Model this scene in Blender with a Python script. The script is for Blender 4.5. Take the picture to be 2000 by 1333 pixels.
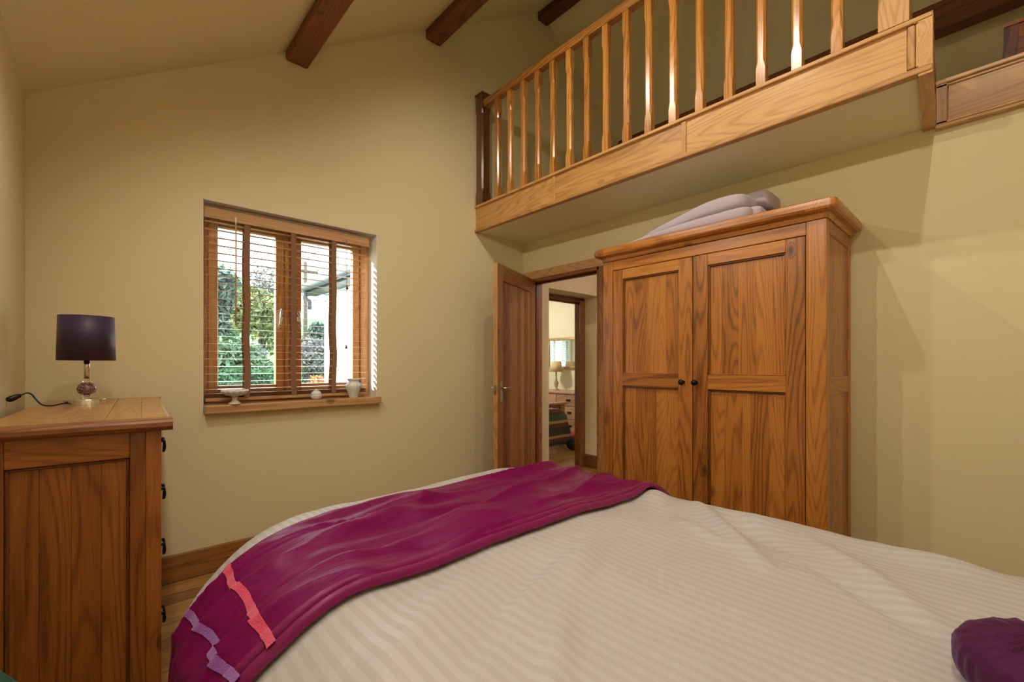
import bpy, bmesh, math, random
from mathutils import Vector, Matrix, noise
random.seed(7)
R = math.radians
SC = bpy.context.scene
COL = SC.collection
for o in list(bpy.data.objects):
    bpy.data.objects.remove(o)

# ------------------------------------------------------------------ camera
cam_d = bpy.data.cameras.new('camera'); cam = bpy.data.objects.new('camera', cam_d); COL.objects.link(cam)
cam.location = (0, 0, 1.20)
cam.rotation_euler = (R(90), 0, math.atan2(-0.6749, 0.7379))
cam_d.sensor_width = 36; cam_d.lens = 15.607; cam_d.shift_y = 0.02275
cam_d.clip_start = 0.02; cam_d.clip_end = 400
SC.camera = cam

# ------------------------------------------------------------------ sky, sun, exposure
SC.view_settings.view_transform = 'Standard'; SC.view_settings.look = 'None'
SC.view_settings.exposure = 0.27; SC.view_settings.gamma = 1.0; SC.view_settings.use_curve_mapping = False
wld = bpy.data.worlds.new('sky'); SC.world = wld; wld.use_nodes = True
wn = wld.node_tree.nodes; wl = wld.node_tree.links; wn.clear()
w_out = wn.new('ShaderNodeOutputWorld'); w_bg = wn.new('ShaderNodeBackground'); w_tc = wn.new('ShaderNodeTexCoord')
w_map = wn.new('ShaderNodeMapping'); w_map.inputs['Scale'].default_value = (1, 1, 2.4)
w_noise = wn.new('ShaderNodeTexNoise'); w_noise.inputs['Scale'].default_value = 2.2; w_noise.inputs['Detail'].default_value = 6
w_ramp = wn.new('ShaderNodeValToRGB')
w_ramp.color_ramp.elements[0].position = 0.36; w_ramp.color_ramp.elements[0].color = (0.42, 0.66, 0.86, 1)
w_ramp.color_ramp.elements[1].position = 0.62; w_ramp.color_ramp.elements[1].color = (0.92, 0.95, 1.0, 1)
wl.new(w_tc.outputs['Generated'], w_map.inputs[0]); wl.new(w_map.outputs[0], w_noise.inputs['Vector'])
wl.new(w_noise.outputs[0], w_ramp.inputs[0]); wl.new(w_ramp.outputs[0], w_bg.inputs[0]); wl.new(w_bg.outputs[0], w_out.inputs[0])
w_bg.inputs[1].default_value = 6.0
sun_d = bpy.data.lights.new('sun', 'SUN'); sun = bpy.data.objects.new('sun', sun_d); COL.objects.link(sun)
sun_d.energy = 10.0; sun_d.angle = R(3); sun_d.color = (1.0, 0.94, 0.84)
sun.rotation_euler = Vector((1.0, -0.50, -0.38)).to_track_quat('-Z', 'Y').to_euler()

WARM = (1.0, 0.90, 0.74)
DOWNLIGHT_W = 28.0
FILL_LAMP_W = 18.0  # power of the added fill lamp behind the camera

# ------------------------------------------------------------------ mesh helpers
def new_bm(): return bmesh.new()

def box(bm, x0, x1, y0, y1, z0, z1, bev=0.0, seg=1):
    vs = [bm.verts.new(p) for p in ((x0,y0,z0),(x1,y0,z0),(x1,y1,z0),(x0,y1,z0),(x0,y0,z1),(x1,y0,z1),(x1,y1,z1),(x0,y1,z1))]
    fs = [bm.faces.new([vs[i] for i in q]) for q in ((3,2,1,0),(4,5,6,7),(0,1,5,4),(1,2,6,5),(2,3,7,6),(3,0,4,7))]
    if bev > 0:
        es = list({e for f in fs for e in f.edges})
        bmesh.ops.bevel(bm, geom=es, offset=bev, segments=seg, profile=0.5, affect='EDGES')
    return bm

def prism(bm, poly, axis, a0, a1):
    """extrude a 2-D polygon along axis ('x': poly=(y,z); 'y': poly=(x,z); 'z': poly=(x,y))"""
    def P(p, a):
        return {'x': (a, p[0], p[1]), 'y': (p[0], a, p[1]), 'z': (p[0], p[1], a)}[axis]
    A = [bm.verts.new(P(p, a0)) for p in poly]; B = [bm.verts.new(P(p, a1)) for p in poly]
    n = len(poly); fs = [bm.faces.new(A), bm.faces.new(B[::-1])]
    for i in range(n):
        fs.append(bm.faces.new([A[i], B[i], B[(i+1) % n], A[(i+1) % n]]))
    bmesh.ops.recalc_face_normals(bm, faces=fs)
    return bm

def lathe(bm, prof, n=24, c=(0,0,0), ripple=None):
    rings = []
    for (r, z) in prof:
        ring = []
        for i in range(n):
            a = 2*math.pi*i/n
            rr = r*(1 + (ripple(a, z) if ripple else 0))
            ring.append(bm.verts.new((c[0]+rr*math.cos(a), c[1]+rr*math.sin(a), c[2]+z)))
        rings.append(ring)
    fs = []
    for k in range(len(rings)-1):
        for i in range(n):
            fs.append(bm.faces.new([rings[k][i], rings[k][(i+1) % n], rings[k+1][(i+1) % n], rings[k+1][i]]))
    if prof[0][0] > 1e-5: fs.append(bm.faces.new(rings[0][::-1]))
    if prof[-1][0] > 1e-5: fs.append(bm.faces.new(rings[-1]))
    bmesh.ops.recalc_face_normals(bm, faces=fs)
    return bm

def tube(bm, pts, r, n=8, caps=True):
    pts = [Vector(p) for p in pts]; rings = []
    rad = r if isinstance(r, (list, tuple)) else [r]*len(pts)
    up = Vector((0, 0, 1))
    for i, p in enumerate(pts):
        t = (pts[min(i+1, len(pts)-1)] - pts[max(i-1, 0)]).normalized()
        a = t.cross(up)
        if a.length < 1e-3: a = t.cross(Vector((1, 0, 0)))
        a.normalize(); b = t.cross(a).normalized()
        rings.append([bm.verts.new(p + rad[i]*(a*math.cos(2*math.pi*k/n) + b*math.sin(2*math.pi*k/n))) for k in range(n)])
    fs = []
    for k in range(len(rings)-1):
        for i in range(n):
            fs.append(bm.faces.new([rings[k][i], rings[k][(i+1) % n], rings[k+1][(i+1) % n], rings[k+1][i]]))
    if caps: fs += [bm.faces.new(rings[0][::-1]), bm.faces.new(rings[-1])]
    bmesh.ops.recalc_face_normals(bm, faces=fs)
    return bm

def obj(name, bm, mat, parent=None, smooth=False, loc=None):
    me = bpy.data.meshes.new(name); bm.to_mesh(me); bm.free()
    if mat: me.materials.append(mat)
    if smooth:
        for p in me.polygons: p.use_smooth = True
    o = bpy.data.objects.new(name, me); COL.objects.link(o)
    if parent: o.parent = parent
    if loc: o.location = loc
    return o

def meshobj(name, me, parent=None, loc=(0,0,0), rot=(0,0,0)):
    o = bpy.data.objects.new(name, me); COL.objects.link(o); o.parent = parent; o.location = loc; o.rotation_euler = rot
    return o

def tag(o, label=None, cat=None, group=None, kind=None):
    if label: o['label'] = label
    if cat: o['category'] = cat
    if group: o['group'] = group
    if kind: o['kind'] = kind
    return o

def struct(o, label=None):
    o['kind'] = 'structure'
    if label: o['label'] = label
    return o

def thing(name, label, cat, loc=(0,0,0), rz=0, group=None):
    o = bpy.data.objects.new(name, None); COL.objects.link(o); o.empty_display_size = 0.1
    o.location = loc; o.rotation_euler = (0, 0, rz)
    return tag(o, label, cat, group)

def sbox(name, mat, parent, x0, x1, y0, y1, z0, z1, bev=0.0, seg=1):
    return obj(name, box(new_bm(), x0, x1, y0, y1, z0, z1, bev, seg), mat, parent)

# ------------------------------------------------------------------ materials
def nmat(name):
    m = bpy.data.materials.new(name); m.use_nodes = True
    n = m.node_tree.nodes; b = n['Principled BSDF']
    return m, n, m.node_tree.links, b

def plain(name, col, rough=0.5, metal=0.0, sheen=0.0, coat=0.0, var=0.06, vscale=6.0, bump=0.0, bscale=60.0, trans=0.0, ior=1.45):
    m, n, l, b = nmat(name)
    b.inputs['Roughness'].default_value = rough; b.inputs['Metallic'].default_value = metal
    b.inputs['Sheen Weight'].default_value = sheen; b.inputs['Coat Weight'].default_value = coat
    b.inputs['Transmission Weight'].default_value = trans; b.inputs['IOR'].default_value = ior
    tc = n.new('ShaderNodeTexCoord')
    no = n.new('ShaderNodeTexNoise'); no.inputs['Scale'].default_value = vscale; no.inputs['Detail'].default_value = 4
    l.new(tc.outputs['Object'], no.inputs['Vector'])
    mx = n.new('ShaderNodeMix'); mx.data_type = 'RGBA'
    mx.inputs[6].default_value = tuple(c*(1-var) for c in col)+(1,); mx.inputs[7].default_value = tuple(min(1, c*(1+var)) for c in col)+(1,)
    l.new(no.outputs[0], mx.inputs[0]); l.new(mx.outputs[2], b.inputs['Base Color'])
    if bump:
        n2 = n.new('ShaderNodeTexNoise'); n2.inputs['Scale'].default_value = bscale; n2.inputs['Detail'].default_value = 5
        l.new(tc.outputs['Object'], n2.inputs['Vector'])
        bp = n.new('ShaderNodeBump'); bp.inputs['Strength'].default_value = bump; bp.inputs['Distance'].default_value = 0.01
        l.new(n2.outputs[0], bp.inputs['Height']); l.new(bp.outputs[0], b.inputs['Normal'])
    return m

_wood = {}
WOODS = {  # dark, mid, light, roughness, coat
 'oak':      ((.170,.055,.009), (.46,.165,.023), (.60,.262,.048), .36, .25),
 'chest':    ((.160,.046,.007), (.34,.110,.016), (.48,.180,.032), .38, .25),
 'oak_shade_wax':  ((.060,.018,.004), (.17,.055,.010), (.26,.090,.018), .40, .2),  # bead oak with recess shadow and wax build-up put into the colour
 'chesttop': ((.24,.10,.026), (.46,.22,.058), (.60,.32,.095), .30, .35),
 'pale':     ((.34,.165,.048), (.56,.300,.095), (.70,.420,.160), .42, .15),
 'rail':     ((.25,.092,.017), (.52,.225,.045), (.68,.360,.100), .22, .55),
 'beam':     ((.055,.017,.006), (.190,.062,.017), (.30,.105,.030), .55, .0),
 'window':   ((.40,.19,.070), (.62,.35,.150), (.74,.46,.230), .38, .2),
 'door':     ((.16,.058,.013), (.36,.155,.038), (.48,.235,.070), .40, .15),
 'hall':     ((.10,.030,.010), (.22,.075,.022), (.32,.125,.040), .40, .2),
 'floor':    ((.18,.085,.026), (.42,.215,.068), (.56,.310,.110), .30, .3),
 'blind':    ((.42,.22,.10), (.62,.36,.18), (.74,.48,.26), .40, .15),
 'newel':    ((.040,.012,.004), (.14,.045,.012), (.24,.085,.022), .25, .5),
}
def wood(kind, axis):
    key = kind+'_'+axis
    if key in _wood: return _wood[key]
    dk, md, lt, rough, coat = WOODS[kind]
    m, n, l, b = nmat('wood_'+key)
    b.inputs['Roughness'].default_value = rough; b.inputs['Coat Weight'].default_value = coat; b.inputs['Coat Roughness'].default_value = 0.25
    tc = n.new('ShaderNodeTexCoord'); oi = n.new('ShaderNodeObjectInfo')
    off = n.new('ShaderNodeVectorMath'); off.operation = 'MULTIPLY_ADD'
    cmb = n.new('ShaderNodeCombineXYZ')
    for i in range(3): l.new(oi.outputs['Random'], cmb.inputs[i])
    l.new(cmb.outputs[0], off.inputs[0]); off.inputs[1].default_value = (17.3, 29.1, 41.7); l.new(tc.outputs['Object'], off.inputs[2])
    ai = 'xyz'.index(axis)
    def mp(along, across):
        mpn = n.new('ShaderNodeMapping'); s = [across]*3; s[ai] = along
        mpn.inputs['Scale'].default_value = s; l.new(off.outputs[0], mpn.inputs[0]); return mpn
    m1 = mp(0.085, 1.0)
    # knots
    mk = mp(0.55, 1.0)
    vo = n.new('ShaderNodeTexVoronoi'); vo.inputs['Scale'].default_value = 4.2; l.new(mk.outputs[0], vo.inputs['Vector'])
    kn = n.new('ShaderNodeMapRange'); kn.interpolation_type = 'SMOOTHSTEP'
    kn.inputs['From Min'].default_value = 0.03; kn.inputs['From Max'].default_value = 0.13; kn.inputs['To Min'].default_value = 1; kn.inputs['To Max'].default_value = 0
    l.new(vo.outputs['Distance'], kn.inputs['Value'])
    # rings = thin dark contour lines of a stretched noise
    n1 = n.new('ShaderNodeTexNoise'); n1.inputs['Scale'].default_value = 4.0; n1.inputs['Detail'].default_value = 2.5; n1.inputs['Roughness'].default_value = 0.42
    l.new(m1.outputs[0], n1.inputs['Vector'])
    mu = n.new('ShaderNodeMath'); mu.operation = 'MULTIPLY_ADD'; mu.inputs[1].default_value = 250.0; l.new(n1.outputs[0], mu.inputs[0])
    km = n.new('ShaderNodeMath'); km.operation = 'MULTIPLY'; km.inputs[1].default_value = 9.0; l.new(kn.outputs[0], km.inputs[0]); l.new(km.outputs[0], mu.inputs[2])
    s0 = n.new('ShaderNodeMath'); s0.operation = 'SINE'; l.new(mu.outputs[0], s0.inputs[0])
    s1 = n.new('ShaderNodeMath'); s1.operation = 'MULTIPLY_ADD'; s1.inputs[1].default_value = .5; s1.inputs[2].default_value = .5; l.new(s0.outputs[0], s1.inputs[0])
    sn = n.new('ShaderNodeMath'); sn.operation = 'POWER'; sn.inputs[1].default_value = 3.0; l.new(s1.outputs[0], sn.inputs[0])
    # fine pores
    m2 = mp(0.03, 1.0)
    n2 = n.new('ShaderNodeTexNoise'); n2.inputs['Scale'].default_value = 330; n2.inputs['Detail'].default_value = 3; l.new(m2.outputs[0], n2.inputs['Vector'])
    # broad tone
    m3 = mp(0.07, 1.0)
    n3 = n.new('ShaderNodeTexNoise'); n3.inputs['Scale'].default_value = 6.0; n3.inputs['Detail'].default_value = 3; l.new(m3.outputs[0], n3.inputs['Vector'])
    a1 = n.new('ShaderNodeMath'); a1.operation = 'MULTIPLY_ADD'; a1.inputs[1].default_value = -0.17; l.new(sn.outputs[0], a1.inputs[0])
    a0 = n.new('ShaderNodeMath'); a0.operation = 'MULTIPLY_ADD'; a0.inputs[1].default_value = 0.50; a0.inputs[2].default_value = .02; l.new(n3.outputs[0], a0.inputs[0]); l.new(a0.outputs[0], a1.inputs[2])
    a2 = n.new('ShaderNodeMath'); a2.operation = 'MULTIPLY_ADD'; a2.inputs[1].default_value = 0.46; l.new(n2.outputs[0], a2.inputs[0]); l.new(a1.outputs[0], a2.inputs[2])
    a3 = n.new('ShaderNodeMath'); a3.operation = 'MULTIPLY_ADD'; a3.inputs[1].default_value = 0.24; l.new(oi.outputs['Random'], a3.inputs[0]); l.new(a2.outputs[0], a3.inputs[2])
    rp = n.new('ShaderNodeValToRGB'); e = rp.color_ramp.elements
    e[0].position = 0.34; e[0].color = dk+(1,); e[1].position = 0.92; e[1].color = lt+(1,)
    x = e.new(0.62); x.color = md+(1,)
    l.new(a3.outputs[0], rp.inputs[0])
    mx = n.new('ShaderNodeMix'); mx.data_type = 'RGBA'; mx.inputs[7].default_value = tuple(c*0.35 for c in dk)+(1,)
    kf = n.new('ShaderNodeMath'); kf.operation = 'POWER'; kf.inputs[1].default_value = 1.6; l.new(kn.outputs[0], kf.inputs[0])
    kg = n.new('ShaderNodeMath'); kg.operation = 'MULTIPLY'; kg.inputs[1].default_value = 0.8; l.new(kf.outputs[0], kg.inputs[0])
    l.new(kg.outputs[0], mx.inputs[0]); l.new(rp.outputs[0], mx.inputs[6]); l.new(mx.outputs[2], b.inputs['Base Color'])
    bp = n.new('ShaderNodeBump'); bp.inputs['Strength'].default_value = 0.12; bp.inputs['Distance'].default_value = 0.003
    l.new(n2.outputs[0], bp.inputs['Height']); l.new(bp.outputs[0], b.inputs['Normal'])
    _wood[key] = m
    return m

M_WALL = plain('cream_wall_paint', (.79,.70,.445), rough=.75, var=.03, vscale=1.5, bump=.05, bscale=140)
M_CEIL = plain('cream_ceiling_paint', (.80,.71,.45), rough=.8, var=.03, vscale=1.2, bump=.05, bscale=120)
M_SOFFIT = plain('soffit_paint', (.82,.76,.54), rough=.8, var=.02, vscale=1.5)
M_HALL = plain('hall_wall_paint', (.76,.66,.63), rough=.8, var=.03, vscale=1.5)
M_FARWALL = plain('far_room_wall_paint', (.74,.72,.58), rough=.8, var=.03, vscale=1.5)
M_REVEAL = plain('window_reveal_paint', (.80,.80,.74), rough=.7, var=.03, vscale=3)
M_RENDER = plain('white_masonry_paint', (.86,.86,.84), rough=.9, var=.04, vscale=3, bump=.2, bscale=40)
M_BLACK = plain('black_iron', (.012,.012,.013), rough=.35, metal=.6)
M_BLACKPL = plain('black_plastic', (.010,.010,.011), rough=.35)
M_CHROME = plain('chrome', (.78,.79,.80), rough=.10, metal=1.0, var=.01)
M_STEEL = plain('satin_steel', (.62,.57,.48), rough=.28, metal=1.0, var=.02)
M_CERAMIC = plain('white_ceramic', (.80,.80,.77), rough=.28, coat=.3, var=.03)
M_GUTTER = plain('slate_grey_gutter', (.075,.085,.10), rough=.5)
M_SLATE = plain('slate_roof', (.12,.13,.145), rough=.7, var=.25, vscale=9)
def tape_mat():
    m = plain('brown_ladder_tape', (.34,.19,.11), rough=.85, var=.05, vscale=60)
    n, l = m.node_tree.nodes, m.node_tree.links; b = n['Principled BSDF']; out = n['Material Output']
    t = n.new('ShaderNodeBsdfTranslucent'); t.inputs[0].default_value = (.40,.24,.15,1)
    mx = n.new('ShaderNodeMixShader'); mx.inputs[0].default_value = .25; l.new(b.outputs[0], mx.inputs[1]); l.new(t.outputs[0], mx.inputs[2]); l.new(mx.outputs[0], out.inputs[0])
    return m
M_TAPE = tape_mat()
M_CORD = plain('tan_cord', (.40,.25,.14), rough=.8)
M_SHADE = plain('aubergine_satin_shade', (.036,.016,.058), rough=.5, sheen=.1, var=.05, vscale=30)
M_GROOVE = plain('dark_gap', (.012,.006,.003), rough=.9)
M_MATTRESS = plain('white_ticking', (.75,.74,.70), rough=.85)
M_GREEN = plain('dark_green_cotton', (.012,.075,.045), rough=.9, sheen=.0, var=.15, vscale=12)
M_GRASS = plain('meadow_grass', (.10,.24,.055), rough=.9, var=.35, vscale=2.0)
M_BARK = plain('bark', (.11,.085,.06), rough=.95, var=.3, vscale=15)
M_LAMPGLOW_COL = (1.0, .82, .58)

def glass_mat(name, tint=(1,1,1), rough=0.0, mixfac=0.10):
    m, n, l, b = nmat(name); n.remove(b)
    out = n['Material Output']; tr = n.new('ShaderNodeBsdfTransparent'); tr.inputs[0].default_value = tint+(1,)
    gl = n.new('ShaderNodeBsdfGlossy'); gl.inputs['Roughness'].default_value = rough
    lw = n.new('ShaderNodeLayerWeight'); lw.inputs[0].default_value = .5
    pw = n.new('ShaderNodeMath'); pw.operation = 'POWER'; pw.inputs[1].default_value = 4.5; l.new(lw.outputs['Facing'], pw.inputs[0])
    fr = n.new('ShaderNodeMath'); fr.operation = 'MULTIPLY_ADD'; fr.inputs[1].default_value = .7; fr.inputs[2].default_value = .03; l.new(pw.outputs[0], fr.inputs[0])
    mx = n.new('ShaderNodeMixShader'); l.new(fr.outputs[0], mx.inputs[0]); l.new(tr.outputs[0], mx.inputs[1]); l.new(gl.outputs[0], mx.inputs[2])
    l.new(mx.outputs[0], out.inputs[0]); return m
M_PANE = glass_mat('window_glass', (.96,.98,.98))
M_CRYSTAL = plain('clear_crystal', (.97,.97,.98), rough=.02, trans=1.0, ior=1.5, var=0)
def crackle():
    m, n, l, b = nmat('plum_crackle_glass')
    tc = n.new('ShaderNodeTexCoord'); vo = n.new('ShaderNodeTexVoronoi'); vo.feature = 'DISTANCE_TO_EDGE'; vo.inputs['Scale'].default_value = 130
    l.new(tc.outputs['Object'], vo.inputs['Vector'])
    rp = n.new('ShaderNodeValToRGB'); e = rp.color_ramp.elements; e[0].position = .0; e[0].color = (.55,.36,.38,1); e[1].position = .12; e[1].color = (.12,.030,.045,1)
    l.new(vo.outputs['Distance'], rp.inputs[0]); l.new(rp.outputs[0], b.inputs['Base Color'])
    b.inputs['Roughness'].default_value = .06; b.inputs['Coat Weight'].default_value = 1.0; b.inputs['Coat Roughness'].default_value = .02
    return m
M_CRACKLE = crackle()
def mirror_mat():
    m, n, l, b = nmat('mirror_silver'); b.inputs['Metallic'].default_value = 1; b.inputs['Roughness'].default_value = .01
    b.inputs['Base Color'].default_value = (.92,.93,.93,1); return m
M_MIRROR = mirror_mat()
def emit(name, col, s):
    m, n, l, b = nmat(name); b.inputs['Emission Color'].default_value = col+(1,); b.inputs['Emission Strength'].default_value = s
    b.inputs['Base Color'].default_value = (.8,.8,.8,1); return m
M_LENS = emit('downlight_lens', (1.0,.84,.6), 6.0)

def satin(name, c0, c1, rough, sheen_tint=(1,.6,.9), sheen=.35, spec=.5, scale=14, stretch=None, bump=.25):
    m, n, l, b = nmat(name); tc = n.new('ShaderNodeTexCoord')
    no = n.new('ShaderNodeTexNoise'); no.inputs['Scale'].default_value = scale; no.inputs['Detail'].default_value = 5; l.new(tc.outputs['Object'], no.inputs['Vector'])
    mx = n.new('ShaderNodeMix'); mx.data_type = 'RGBA'; mx.inputs[6].default_value = c0+(1,); mx.inputs[7].default_value = c1+(1,)
    l.new(no.outputs[0], mx.inputs[0]); l.new(mx.outputs[2], b.inputs['Base Color'])
    b.inputs['Roughness'].default_value = rough; b.inputs['Sheen Weight'].default_value = sheen; b.inputs['Sheen Tint'].default_value = sheen_tint+(1,)
    b.inputs['Sheen Roughness'].default_value = .4; b.inputs['Specular IOR Level'].default_value = spec; b.inputs['Specular Tint'].default_value = (.85,.55,1,1)
    n2 = n.new('ShaderNodeTexNoise'); n2.inputs['Scale'].default_value = 9; n2.inputs['Detail'].default_value = 6; n2.inputs['Distortion'].default_value = .8
    if stretch:
        mpn = n.new('ShaderNodeMapping'); mpn.inputs['Scale'].default_value = stretch; l.new(tc.outputs['Object'], mpn.inputs[0]); l.new(mpn.outputs[0], n2.inputs['Vector'])
    else: l.new(tc.outputs['Object'], n2.inputs['Vector'])
    bp = n.new('ShaderNodeBump'); bp.inputs['Strength'].default_value = bump; bp.inputs['Distance'].default_value = .02
    l.new(n2.outputs[0], bp.inputs['Height']); l.new(bp.outputs[0], b.inputs['Normal'])
    return m
M_RUNNER = satin('magenta_satin', (.150,.0012,.055), (.205,.0022,.088), .40, (.9,.35,1), .04, .28, 14, (.30,1.5,1.0), .55)
M_HEM = satin('magenta_satin_hem', (.19,.008,.080), (.24,.012,.105), .36, (1,.5,.85), .15, .5)
M_PINK = plain('coral_pink_ribbon', (.74,.055,.15), rough=.55, sheen=.4, var=.2, vscale=90, bump=.5, bscale=260)
M_LILAC = plain('lilac_ribbon', (.30,.075,.42), rough=.55, sheen=.4, var=.2, vscale=90, bump=.5, bscale=260)
M_CUSHION = satin('plum_taffeta', (.046,.006,.036), (.088,.010,.046), .60, (.6,.5,1), .25, .3, 8)
M_QUILT = plain('lilac_grey_cotton', (.49,.42,.50), rough=.85, sheen=.2, var=.05, vscale=9, bump=.3, bscale=26)

def duvet_mat():
    m, n, l, b = nmat('cream_satin_stripe'); tc = n.new('ShaderNodeTexCoord')
    at = n.new('ShaderNodeAttribute'); at.attribute_name = 'cloth'
    sx = n.new('ShaderNodeSeparateXYZ'); l.new(at.outputs['Vector'], sx.inputs[0])
    mu = n.new('ShaderNodeMath'); mu.operation = 'MULTIPLY'; mu.inputs[1].default_value = 2*math.pi/0.030; l.new(sx.outputs[0], mu.inputs[0])
    sn = n.new('ShaderNodeMath'); sn.operation = 'SINE'; l.new(mu.outputs[0], sn.inputs[0])
    st = n.new('ShaderNodeMapRange'); st.interpolation_type = 'SMOOTHSTEP'; st.inputs['From Min'].default_value = -.35; st.inputs['From Max'].default_value = .35
    l.new(sn.outputs[0], st.inputs['Value'])
    mx = n.new('ShaderNodeMix'); mx.data_type = 'RGBA'; mx.inputs[6].default_value = (.49,.463,.453,1); mx.inputs[7].default_value = (.54,.523,.523,1)
    l.new(st.outputs[0], mx.inputs[0]); l.new(mx.outputs[2], b.inputs['Base Color'])
    rr = n.new('ShaderNodeMapRange'); rr.inputs['To Min'].default_value = .62; rr.inputs['To Max'].default_value = .42; l.new(st.outputs[0], rr.inputs['Value']); l.new(rr.outputs[0], b.inputs['Roughness'])
    b.inputs['Sheen Weight'].default_value = .15
    n2 = n.new('ShaderNodeTexNoise'); n2.inputs['Scale'].default_value = 5; n2.inputs['Detail'].default_value = 6; n2.inputs['Distortion'].default_value = 1.0; l.new(tc.outputs['Object'], n2.inputs['Vector'])
    bp = n.new('ShaderNodeBump'); bp.inputs['Strength'].default_value = .22; bp.inputs['Distance'].default_value = .03; l.new(n2.outputs[0], bp.inputs['Height']); l.new(bp.outputs[0], b.inputs['Normal'])
    return m
M_DUVET = duvet_mat()

def tartan_mat():
    m, n, l, b = nmat('tartan_wool'); tc = n.new('ShaderNodeTexCoord'); sx = n.new('ShaderNodeSeparateXYZ'); l.new(tc.outputs['Object'], sx.inputs[0])
    def band(out, k, ph, th):
        a = n.new('ShaderNodeMath'); a.operation = 'MULTIPLY_ADD'; a.inputs[1].default_value = k; a.inputs[2].default_value = ph; l.new(out, a.inputs[0])
        s = n.new('ShaderNodeMath'); s.operation = 'SINE'; l.new(a.outputs[0], s.inputs[0])
        g = n.new('ShaderNodeMath'); g.operation = 'GREATER_THAN'; g.inputs[1].default_value = th; l.new(s.outputs[0], g.inputs[0]); return g.outputs[0]
    cur = None; base = (.28,.035,.025,1)
    for axis, k, ph, th, col, fac in ((2,30,0,.1,(.015,.030,.022,1),.75),(1,30,1,.1,(.015,.030,.022,1),.6),(2,30,2.4,.85,(.55,.36,.10,1),.8),(1,30,3.2,.85,(.55,.36,.10,1),.7),(2,15,1,.8,(.05,.12,.04,1),.7)):
        mx = n.new('ShaderNodeMix'); mx.data_type = 'RGBA'; mx.inputs[7].default_value = col
        f = n.new('ShaderNodeMath'); f.operation = 'MULTIPLY'; f.inputs[1].default_value = fac; l.new(band(sx.outputs[axis], k, ph, th), f.inputs[0]); l.new(f.outputs[0], mx.inputs[0])
        if cur: l.new(cur, mx.inputs[6])
        else: mx.inputs[6].default_value = base
        cur = mx.outputs[2]
    l.new(cur, b.inputs['Base Color']); b.inputs['Roughness'].default_value = .9; b.inputs['Sheen Weight'].default_value = .3
    return m
M_TARTAN = tartan_mat()
def leaf_mat(name, c0, c1):
    m, n, l, b = nmat(name); tc = n.new('ShaderNodeTexCoord')
    no = n.new('ShaderNodeTexNoise'); no.inputs['Scale'].default_value = 2.6; no.inputs['Detail'].default_value = 6; no.inputs['Roughness'].default_value = .75; l.new(tc.outputs['Object'], no.inputs['Vector'])
    rp = n.new('ShaderNodeValToRGB'); rp.color_ramp.elements[0].position = .35; rp.color_ramp.elements[1].position = .65
    rp.color_ramp.elements[0].color = c0+(1,); rp.color_ramp.elements[1].color = c1+(1,)
    l.new(no.outputs[0], rp.inputs[0]); l.new(rp.outputs[0], b.inputs['Base Color']); b.inputs['Roughness'].default_value = .8
    return m

# ------------------------------------------------------------------ dimensions of the room
XL, XR, YN, YS = -0.279, 2.954, 3.07, -0.95
RIDGE_X, SLOPE, EAVE = 3.217, 0.644, 2.469
def ceil_z(x): return EAVE + SLOPE*((x if x <= RIDGE_X else 2*RIDGE_X - x) - XL)
XE = 2*RIDGE_X - XL            # far eave of the loft side
WX0, WX1, WZ0, WZ1 = 0.408, 1.468, 0.915, 2.152   # window opening
HX0, HX1, HZ1 = 3.315, 4.155, 1.975               # opening from hall to far bedroom
LOFT_B, LOFT_T, XF = 2.35, 2.575, 2.373           # loft slab, balcony face
YE0, YE1 = 0.169, 0.203                            # near end of the balcony (front, wall)

# ------------------------------------------------------------------ structure
# north wall with the window and the hall opening
bm = new_bm()
def strip(x0, x1, z0=None, z1=None):
    z0 = 0 if z0 is None else z0
    if z1 is None:
        pts = [(x0, z0), (x1, z0), (x1, ceil_z(x1)+.02)]
        if x0 < RIDGE_X < x1: pts.append((RIDGE_X, ceil_z(RIDGE_X)+.02))
        pts.append((x0, ceil_z(x0)+.02))
    else: pts = [(x0, z0), (x1, z0), (x1, z1), (x0, z1)]
    prism(bm, pts, 'y', YN, YN+.30)
strip(XL-.3, WX0); strip(WX0, WX1, 0, WZ0); strip(WX0, WX1, WZ1); strip(WX1, HX0); strip(HX0, HX1, HZ1); strip(HX1, XE+.3)
wall_north = struct(obj('wall_north', bm, M_WALL), 'cream painted gable wall holding the window')
# white painted lining of the window reveal
bm = new_bm()
box(bm, WX1-.004, WX1+.0, YN+.001, YN+.135, WZ0, WZ1); box(bm, WX0, WX0+.004, YN+.001, YN+.135, WZ0, WZ1); box(bm, WX0, WX1, YN+.001, YN+.135, WZ1-.004, WZ1)
obj('reveal_lining', bm, M_REVEAL, wall_north)
# wall marks (small scuffs)
wall_west = struct(obj('wall_west', box(new_bm(), XL-.3, XL, YS-.3, YN, 0, EAVE+.02), M_WALL), 'cream painted side wall behind the chest of drawers')
wall_south = struct(obj('wall_south', prism(new_bm(), [(XL-.3,0),(XE+.3,0),(XE+.3,ceil_z(XE)),(RIDGE_X,ceil_z(RIDGE_X)+.02),(XL-.3,EAVE-.15)], 'y', YS-.25, YS), M_WALL))
DY0, DY1, DZ = 2.165, 2.985, 2.0      # bedroom doorway in the east wall
bm = new_bm()
box(bm, XR, XR+.125, YS, DY0, 0, LOFT_B); box(bm, XR, XR+.125, DY0, DY1, DZ, LOFT_B); box(bm, XR, XR+.125, DY1, YN, 0, LOFT_B)
wall_east = struct(obj('wall_east', bm, M_WALL), 'cream painted wall behind the wardrobe')
struct(obj('wall_hall', box(new_bm(), 4.75, 4.87, YS, YN, 0, LOFT_B), M_HALL))
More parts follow.
